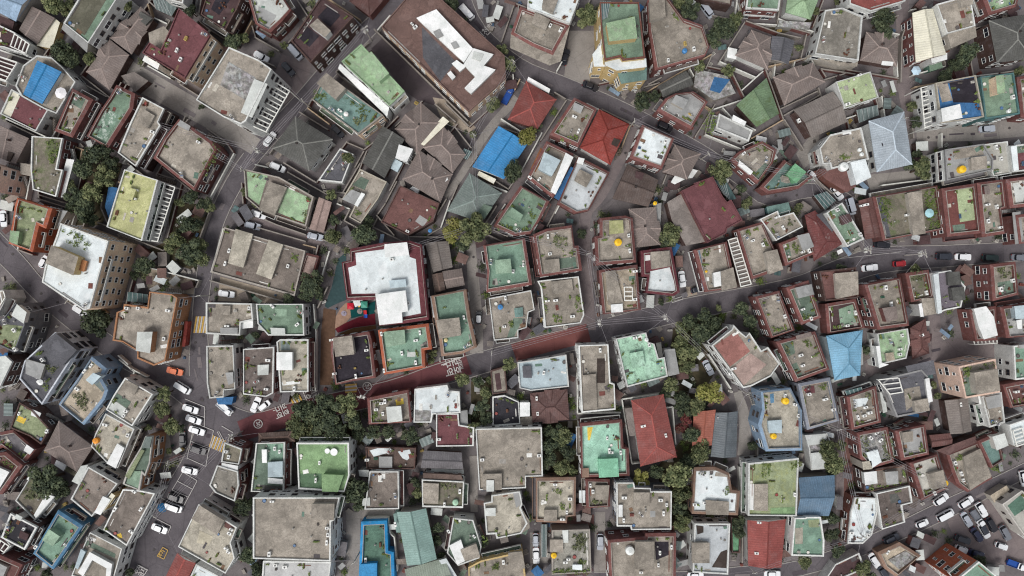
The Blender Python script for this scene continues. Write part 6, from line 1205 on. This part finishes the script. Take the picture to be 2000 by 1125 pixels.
# ------------------------------------------------------------------ yard walls and the things in the yards
YW = dict(white=plain('yard_white', (206, 206, 200), .85, .2), grey=plain('yard_grey', (140, 134, 128), .9, .2), brick=wallmat('br'), tan=plain('yard_tan', (172, 152, 128), .9, .2))
def wall_px(p, q, kind, h=2.0, t=.22):
    a, b = W(*p, h), W(*q, h); mb = MB(); mb.bar(a, b, t, h - .14, 0, 0); mb.bar(a, b, t + .12, .14, h - .14, 1); m = ((p[0] + q[0]) / 2, (p[1] + q[1]) / 2)
    lab = place_label({'white': 'white yard wall', 'grey': 'grey yard wall', 'brick': 'red brick yard wall', 'tan': 'tan yard wall'}[kind], *m, unique=False)
    o = mb.done('yard_wall', [YW[kind], YW['grey'] if kind == 'brick' else YW[kind]]); tag(o, lab, 'yard wall', 'yard walls around the houses, ' + lab)
for ln in WALLS.strip().split('\n'):
    k, s = ln.split(';'); P = pts(s)
    for p, q in zip(P, P[1:]): wall_px(p, q, k)
    for p, q in zip(P, P[1:]): raster(line(p, q, 3), 5)
def free(x, y): return 0 <= x < 2000 and 0 <= y < 1125 and OCC[int(y), int(x)] == 0
rw = random.Random(8); nw = 0
for b in BLD:
    if nw > 250: break
    fp = b['fp']; d = rw.uniform(1.5, 2.6); o2 = inset(fp, -d); n = len(fp)
    for i in range(n):
        a, c = o2[i], o2[(i + 1) % n]; L = math.dist(a, c)
        if L < 3: continue
        best = None; run = None; K = int(L / .3)
        for k in range(K + 2):
            t = min(1, k / K); p = (a[0] + (c[0] - a[0]) * t, a[1] + (c[1] - a[1]) * t); f = k <= K and free(*px0(p))
            if f and run is None: run = t
            if not f and run is not None:
                if best is None or t - run > best[1] - best[0]: best = (run, t)
                run = None
        if best and (best[1] - best[0]) * L > 2.4:
            p, q = [(a[0] + (c[0] - a[0]) * t, a[1] + (c[1] - a[1]) * t) for t in best]; kind = rw.choices(['white', 'grey', 'brick', 'tan'], [3, 4, 4, 1])[0]; hw = rw.uniform(1.3, 2.3)
            k = H / (H - hw); P, Q = [(CX + v[0] * F / (H - hw), CY - v[1] * F / (H - hw)) for v in (p, q)]
            if not (0 < P[0] < 2000 and 0 < P[1] < 1125): continue
            wall_px(P, Q, kind, hw); raster(line(px0(p), px0(q), 4), 5); nw += 1
print('walls', nw)
def put(name, head, cat, make, n, size, grp, val=6, clear=1.0):
    got = 0; tries = 0
    while got < n and tries < n * 60:
        tries += 1; x, y = rw.uniform(4, 1996), rw.uniform(4, 1121); s = size * 7 * clear / 2
        if not all(free(x + i * s, y + j * s) for i in (-1, 0, 1) for j in (-1, 0, 1)): continue
        lab = place_label(head, x, y, unique=False)
        if not lab: continue
        o = make(x, y); tag(o, lab, cat, grp + ', ' + lab); raster([(x - s, y - s), (x + s, y - s), (x + s, y + s), (x - s, y + s)], val); got += 1
    return got
def mk_shed(x, y):
    a = rw.uniform(0, 3.14); l, w, h = rw.uniform(2.2, 3.8), rw.uniform(1.5, 2.2), rw.uniform(2, 2.6); o = link('lean_to_shed', None, None, (*W(x, y, h), 0), a); mb = MB(); mb.box(0, 0, 0, l, w, h); mb.done('wall', [wallmat(rw.choice(['bb', 'br', 'gy', 'cn']))], o)
    mb = MB(); P = [(-l / 2 - .2, -w / 2 - .2), (l / 2 + .2, -w / 2 - .2), (l / 2 + .2, w / 2 + .2), (-l / 2 - .2, w / 2 + .2)]; mb.prism(P, h + .02, h + .16, 0, 0, True); mb.done('roof', [roofmat(rw.choice(['gyd', 'gyd2', 'rb', 'lt', 'gb', 'bb', 'cd', 'bb', 'gyd', 'gl', 'bl2', 'rw2']))], o); return o
def mk_canopy(x, y):
    a = rw.uniform(0, 3.14); l, w, h = rw.uniform(1.4, 3.4), rw.uniform(1.0, 1.8), rw.uniform(1.9, 2.6); o = link('sheet_canopy', None, None, (*W(x, y, h), 0), a); mb = MB(); P = [(-l / 2, -w / 2), (l / 2, -w / 2), (l / 2, w / 2), (-l / 2, w / 2)]; mb.face([(*P[0], h), (*P[1], h), (*P[2], h + .35), (*P[3], h + .35)]); mb.face([(*P[3], h + .3), (*P[2], h + .3), (*P[1], h - .05), (*P[0], h - .05)])
    for i in range(4): mb.face([(*P[i], h - .05 + .35 * (i > 1)), (*P[(i + 1) % 4], h - .05 + .35 * (0 < i < 3)), (*P[(i + 1) % 4], h + .35 * (0 < i < 3)), (*P[i], h + .35 * (i > 1))])
    mb.done('sheet', [roofmat(rw.choice(['gyd', 'gyd2', 'lt', 'ws', 'lt', 'gb', 'rb', 'glt', 'cd2', 'gy', 'bl3', 'rw2', 'gy', 'wh', 'bb', 'bb', 'gd']))], o)
    for p in P: mb = MB(); mb.cyl(p[0] * .9, p[1] * .9, 0, .05, h - .05, 6); mb.done('post', [PIPE()], o)
    return o
SHRUB = []
for s in range(3):
    r = random.Random(s + 40); mb = MB()
    for _ in range(150):
        u = Vector((r.gauss(0, .42), r.gauss(0, .42), abs(r.gauss(0, .35)))); leafquads(mb, u.x, u.y, u.z + .1, .1, 1, .02, .1, r)
    SHRUB.append(mesh_data('garden_shrub', mb.v, mb.f, [LEAF['mid']]))
def mk_shrub(x, y):
    s = rw.uniform(.7, 1.5); o = link('garden_shrub', rw.choice(SHRUB), None, (*W(x, y, .5), 0), rw.uniform(0, 6), (s, s, s)); o.material_slots[0].link = 'OBJECT'; o.material_slots[0].material = LEAF[rw.choice(['d', 'd', 'mid', 'garden'])]; return o
CR = [(214, 212, 206), (186, 182, 174), (84, 110, 140), (132, 74, 66), (200, 196, 188), (200, 196, 188), (60, 100, 80), (90, 84, 80), (196, 170, 100), (120, 80, 60), (170, 170, 166)]
def mk_crate(x, y):
    l, w, h = rw.uniform(.5, 1.3), rw.uniform(.4, .9), rw.uniform(.3, .8); mb = MB(); mb.box(0, 0, 0, l, w, h, 0, 0); mb.box(0, 0, h, l * .8, w * .7, .06, 0, 1); c = rw.choice(CR); k = 'crate_%d_%d' % c[:2]
    return mb.done('storage_box', [plain(k, c, .7), plain(k + 'b', tuple(v * .7 for v in c), .7)], None, (0, 0, 0), loc=(*W(x, y, .4), .0), rz=rw.uniform(0, 3))
def mk_step(x, y):
    mb = MB(); n = rw.randint(3, 6)
    for i in range(n): mb.box(i * .32, 0, 0, .34, 1.3, .18 * (n - i))
    return mb.done('outdoor_steps', [YW['grey']], None, (0, 0, 0), loc=(*W(x, y, .4), .0), rz=rw.uniform(0, 6.28))
print('sheds', put('lean_to_shed', 'small lean to shed', 'shed', mk_shed, 150, 2.4, 'small sheds in the yards', 6, .95), put('sheet_canopy', 'sheet metal canopy', 'canopy', mk_canopy, 280, 1.5, 'canopies over the yards', 6, .95), put('garden_shrub', 'low garden shrub', 'shrub', mk_shrub, 290, 1.2, 'low shrubs in the yards'),
      put('outdoor_steps', 'grey concrete steps', 'steps', mk_step, 180, 1.1, 'steps in the yards'), put('storage_box', 'small storage box', 'box', mk_crate, 295, .8, 'boxes standing in the yards'))
# pots and boxes on the roofs
rp = random.Random(21); npot = 0
POTS = []
for s in range(3):
    r = random.Random(s + 70); mb = MB(); mb.cyl(0, 0, 0, .16, .3, 8, .2); i0 = len(mb.f); leafquads(mb, 0, 0, .3, .12, 16, .14, .35, r)
    mb.m = [0] * i0 + [1] * (len(mb.f) - i0); POTS.append(mb)
PM = [[mesh_data('flower_pot', m.v, m.f, [plain('pot_%d' % k, c, .8), LEAF['garden']], m.m) for k, c in enumerate(((150, 84, 62), (120, 112, 104), (196, 190, 180)))] for m in POTS]
def on_roof(b, x, y, r):
    if not inside((x, y), inset(b['fp'], 1.25 if b['rim'] in ('br', 'or2', 'wine', 'tnb') else .7)): return False
    for c in b['root'].children:
        if c.name.split('.')[0] in ('stair_house', 'raised_deck', 'water_tank', 'air_conditioner', 'foliage', 'upper_roof', 'slat_frame'):
            q = BB.get(c.name)
            if q is None:
                v = [c.data.vertices[i].co for i in range(len(c.data.vertices))]; q = BB[c.name] = (min(p.x for p in v), min(p.y for p in v), max(p.x for p in v), max(p.y for p in v))
            if q[0] - r < x - b['c'][0] < q[2] + r and q[1] - r < y - b['c'][1] < q[3] + r: return False
    return True
BB = {}; JARS, BASINS, PLB, RACKS, SHEETS, RBOX = [], [], [], [], [], []
mb = MB(); mb.cyl(0, 0, 0, .16, .25, 12, .27, cap=False); mb.cyl(0, 0, .25, .27, .25, 12, .18); mb.cyl(0, 0, .5, .2, .06, 12, .12); JM = mesh_data('storage_jar', mb.v, mb.f, [plain('jar_glaze', (92, 60, 46), .35, .4)], mb.m)
BM = []
for k, c in enumerate(((140, 70, 66), (84, 112, 146), (206, 204, 196), (120, 116, 110), (214, 212, 206), (96, 90, 88))): mb = MB(); mb.cyl(0, 0, 0, .26, .22, 14, .36, cap=False); mb.cyl(0, 0, .15, .3, .01, 14); BM.append(mesh_data('plastic_basin', mb.v, mb.f, [plain('basin_%d' % k, c, .5)], mb.m))
PBM = []
for k, c in enumerate(((196, 192, 184), (120, 78, 60), (90, 90, 92))):
    r = random.Random(k + 90); mb = MB(); mb.box(0, 0, 0, 1.0, .4, .3); n0 = len(mb.f)
    for q in range(7): leafquads(mb, -.42 + .14 * q, 0, .3, .11, 6, .09, .25, r)
    mb.m = [0] * n0 + [1] * (len(mb.f) - n0); PBM.append(mesh_data('planter_box', mb.v, mb.f, [plain('planter_%d' % k, c, .8), LEAF['garden']], mb.m))
RM = []
for k in range(3):
    r = random.Random(k + 60); mb = MB()
    for y in (-.5, .5): mb.bar((-.9, y), (.9, y), .04, .04, 1.2); [mb.cyl(x, y, 0, .025, 1.2, 6) for x in (-.85, .85)]
    for q in range(5): mb.bar((-.8 + .4 * q, -.5), (-.8 + .4 * q, .5), .04, .03, 1.2); 
    for q in range(4): x = -.7 + .42 * q; mb.box(x, r.uniform(-.2, .2), .55, .16, r.uniform(.4, .7), .7, 0, 1 + q % 3)
    RM.append(mesh_data('laundry_rack', mb.v, mb.f, [PIPE(), plain('cloth_w', (220, 220, 222), .9), plain('cloth_b%d' % k, ((110, 130, 160), (160, 90, 90), (90, 90, 100))[k], .9), plain('cloth_g', (170, 168, 160), .9)], mb.m))
SM = []
for k, c in enumerate(((190, 184, 172), (120, 96, 78), (216, 216, 212), (84, 80, 82), (150, 146, 140), (96, 120, 108), (110, 70, 64))): mb = MB(); mb.box(0, 0, 0, 1.4, 1.0, .04); SM.append(mesh_data('board_sheet', mb.v, mb.f, [plain('board_%d' % k, c, .8, .2, .3)], mb.m))
flats = [b for b in BLD if b['typ'] == 'F' and abs(area(b['fp'])) > 40]
for b in flats:
    if b['wc'] == 'wine' or 'school' in b['label'] or 'car' == '': continue
    n = rp.choice([0, 2, 3, 5, 8] if b['wc'] == 'br' else [0, 0, 1, 3]); fp = b['fp']; I = inset(fp, 1.45 if b['rim'] in ('br', 'or2', 'tnb') else .85)
    e = rp.randrange(len(fp))
    lab = f"{'%s'} standing on the {b['ref']}"
    for i in range(n):
        t = rp.random(); A, B = I[(e + i % 2) % len(I)], I[(e + i % 2 + 1) % len(I)]; x, y = A[0] + (B[0] - A[0]) * t, A[1] + (B[1] - A[1]) * t
        if npot > 290 or not on_roof(b, x, y, .3): continue
        l = lab % 'small potted plants'
        l = l if len(l.split()) <= 16 else f"small potted plants on the {b['ref']}"
        l = l.replace('plants', 'plant'); o = link('flower_pot', rp.choice(rp.choice(PM)), None, (x, y, b['dz'] + .005), rp.uniform(0, 6), (1.3,) * 3); tag(o, l, 'potted plant', 'pots, ' + l); npot += 1
    def spot(r):
        for _ in range(6):
            if rp.random() < .65:
                k = rp.randrange(len(I)); t = rp.random(); x, y = I[k][0] + (I[(k + 1) % len(I)][0] - I[k][0]) * t + rp.uniform(-.4, .4), I[k][1] + (I[(k + 1) % len(I)][1] - I[k][1]) * t + rp.uniform(-.4, .4)
            else: x, y = b['c'][0] + rp.uniform(-6, 6), b['c'][1] + rp.uniform(-6, 6)
            if on_roof(b, x, y, r): return x, y
    ori = math.atan2(fp[1][1] - fp[0][1], fp[1][0] - fp[0][0])
    if len(JARS) < 290 and rp.random() < .4:
        s = spot(.6)
        for _ in range(rp.randint(2, 6) if s else 0):
            x, y = s[0] + rp.uniform(-.8, .8), s[1] + rp.uniform(-.8, .8)
            if on_roof(b, x, y, .2): JARS.append(tag(link('storage_jar', JM, None, (x, y, b['dz'] + .005), 0, (rp.uniform(.8, 1.3),) * 3), f"brown lidded jar on the {b['ref']}", 'jar', f"jars on the {b['ref']}"))
    for _ in range(rp.choice([0, 1, 2, 2])):
        s = spot(.4)
        if s and len(BASINS) < 280: BASINS.append(tag(link('plastic_basin', rp.choice(BM), None, (*s, b['dz'] + .005), 0, (rp.uniform(.8, 1.5),) * 3), f"round plastic basin on the {b['ref']}", 'basin', f"basins on the {b['ref']}"))
    for _ in range(rp.choice([0, 1, 3, 4])):
        s = spot(.6)
        if s and len(PLB) < 280: PLB.append(tag(link('planter_box', rp.choice(PBM), None, (*s, b['dz'] + .005), ori + rp.choice([0, 1.57]), (rp.uniform(.8, 1.6), rp.uniform(.8, 1.3), 1)), f"planter box of greens on the {b['ref']}", 'planter', f"planters on the {b['ref']}"))
    for _ in range(rp.choice([0, 0, 1])):
        s = spot(1.0)
        if s and len(RACKS) < 90: RACKS.append(tag(link('laundry_rack', rp.choice(RM), None, (*s, b['dz'] + .005), rp.uniform(0, 3)), f"laundry rack with hanging cloths on the {b['ref']}", 'laundry rack', f"racks on the {b['ref']}"))
    for _ in range(rp.choice([0, 1, 2, 3])):
        s = spot(.8)
        if s and len(SHEETS) < 285: SHEETS.append(tag(link('board_sheet', rp.choice(SM), None, (*s, b['dz'] + .012), ori + rp.choice([0, 1.57, .3]), (rp.uniform(.6, 1.5), rp.uniform(.5, 1.2), 1)), f"flat board lying on the {b['ref']}", 'board', f"boards on the {b['ref']}"))
    for i in range(rp.choice([0, 1, 1, 2, 3])):
        if len(RBOX) > 285: break
        x, y = b['c'][0] + rp.uniform(-6, 6), b['c'][1] + rp.uniform(-6, 6)
        if not on_roof(b, x, y, .7): continue
        l = f"low box standing on the {b['ref']}"
        c = rp.choice(CR + [(200, 196, 188), (214, 212, 206)]); k = 'crate_%d_%d' % c[:2]; mb = MB(); lx, ly, lz = rp.uniform(.4, 1.3), rp.uniform(.35, .8), rp.uniform(.25, .7); mb.box(0, 0, 0, lx, ly, lz, 0, 0); mb.box(0, 0, lz, lx * .8, ly * .7, .05, 0, 1)
        RBOX.append(1); o = mb.done('roof_box', [plain(k, c, .7), plain(k + 'b', tuple(v * .7 for v in c), .7)], None, (0, 0, 0), loc=(x, y, b['dz'] + .005), rz=rp.choice([0, 1.57]) + math.atan2(fp[1][1] - fp[0][1], fp[1][0] - fp[0][0])); tag(o, l, 'box', 'boxes, ' + l)
print('pots', npot)
place_windows()
# ------------------------------------------------------------------ light and camera
w = bpy.data.worlds.new('World'); S.world = w; w.use_nodes = True; nt = w.node_tree; bg = nt.nodes['Background']; sky = nt.nodes.new('ShaderNodeTexSky'); sky.sky_type = 'NISHITA'; sky.sun_disc = False
EL, AZ = math.radians(58), math.radians(215)      # azimuth clockwise from the photo's top
sky.sun_elevation = EL; sky.sun_rotation = AZ; sky.air_density = 1.0; sky.dust_density = 4.0; sky.ozone_density = 1.0
hz = nt.nodes.new('ShaderNodeHueSaturation'); hz.inputs['Saturation'].default_value = .28; nt.links.new(sky.outputs[0], hz.inputs['Color']); nt.links.new(hz.outputs[0], bg.inputs[0]); bg.inputs[1].default_value = SKY_STRENGTH
sun = bpy.data.lights.new('sun', 'SUN'); sun.energy = SUN_STRENGTH; sun.angle = math.radians(22); sun.color = (1, .97, .93); so = bpy.data.objects.new('sun', sun); COL.objects.link(so)
d = Vector((math.sin(AZ) * math.cos(EL), math.cos(AZ) * math.cos(EL), math.sin(EL))); so.rotation_euler = (-d).to_track_quat('-Z', 'Y').to_euler(); so.location = (0, 0, 120)
cam = bpy.data.cameras.new('camera'); cam.sensor_width = 36; cam.lens = 36 * F / 2000; cam.clip_end = 3000; cam.clip_start = 1; co = bpy.data.objects.new('camera', cam); COL.objects.link(co); co.location = (0, 0, H); S.camera = co
vs = S.view_settings; vs.view_transform = 'Standard'; vs.look = 'None'; vs.gamma = 1; vs.exposure = EXPO; vs.use_curve_mapping = False
S.cycles.filter_width = 1.15; S.cycles.max_bounces = 5; S.cycles.diffuse_bounces = 3
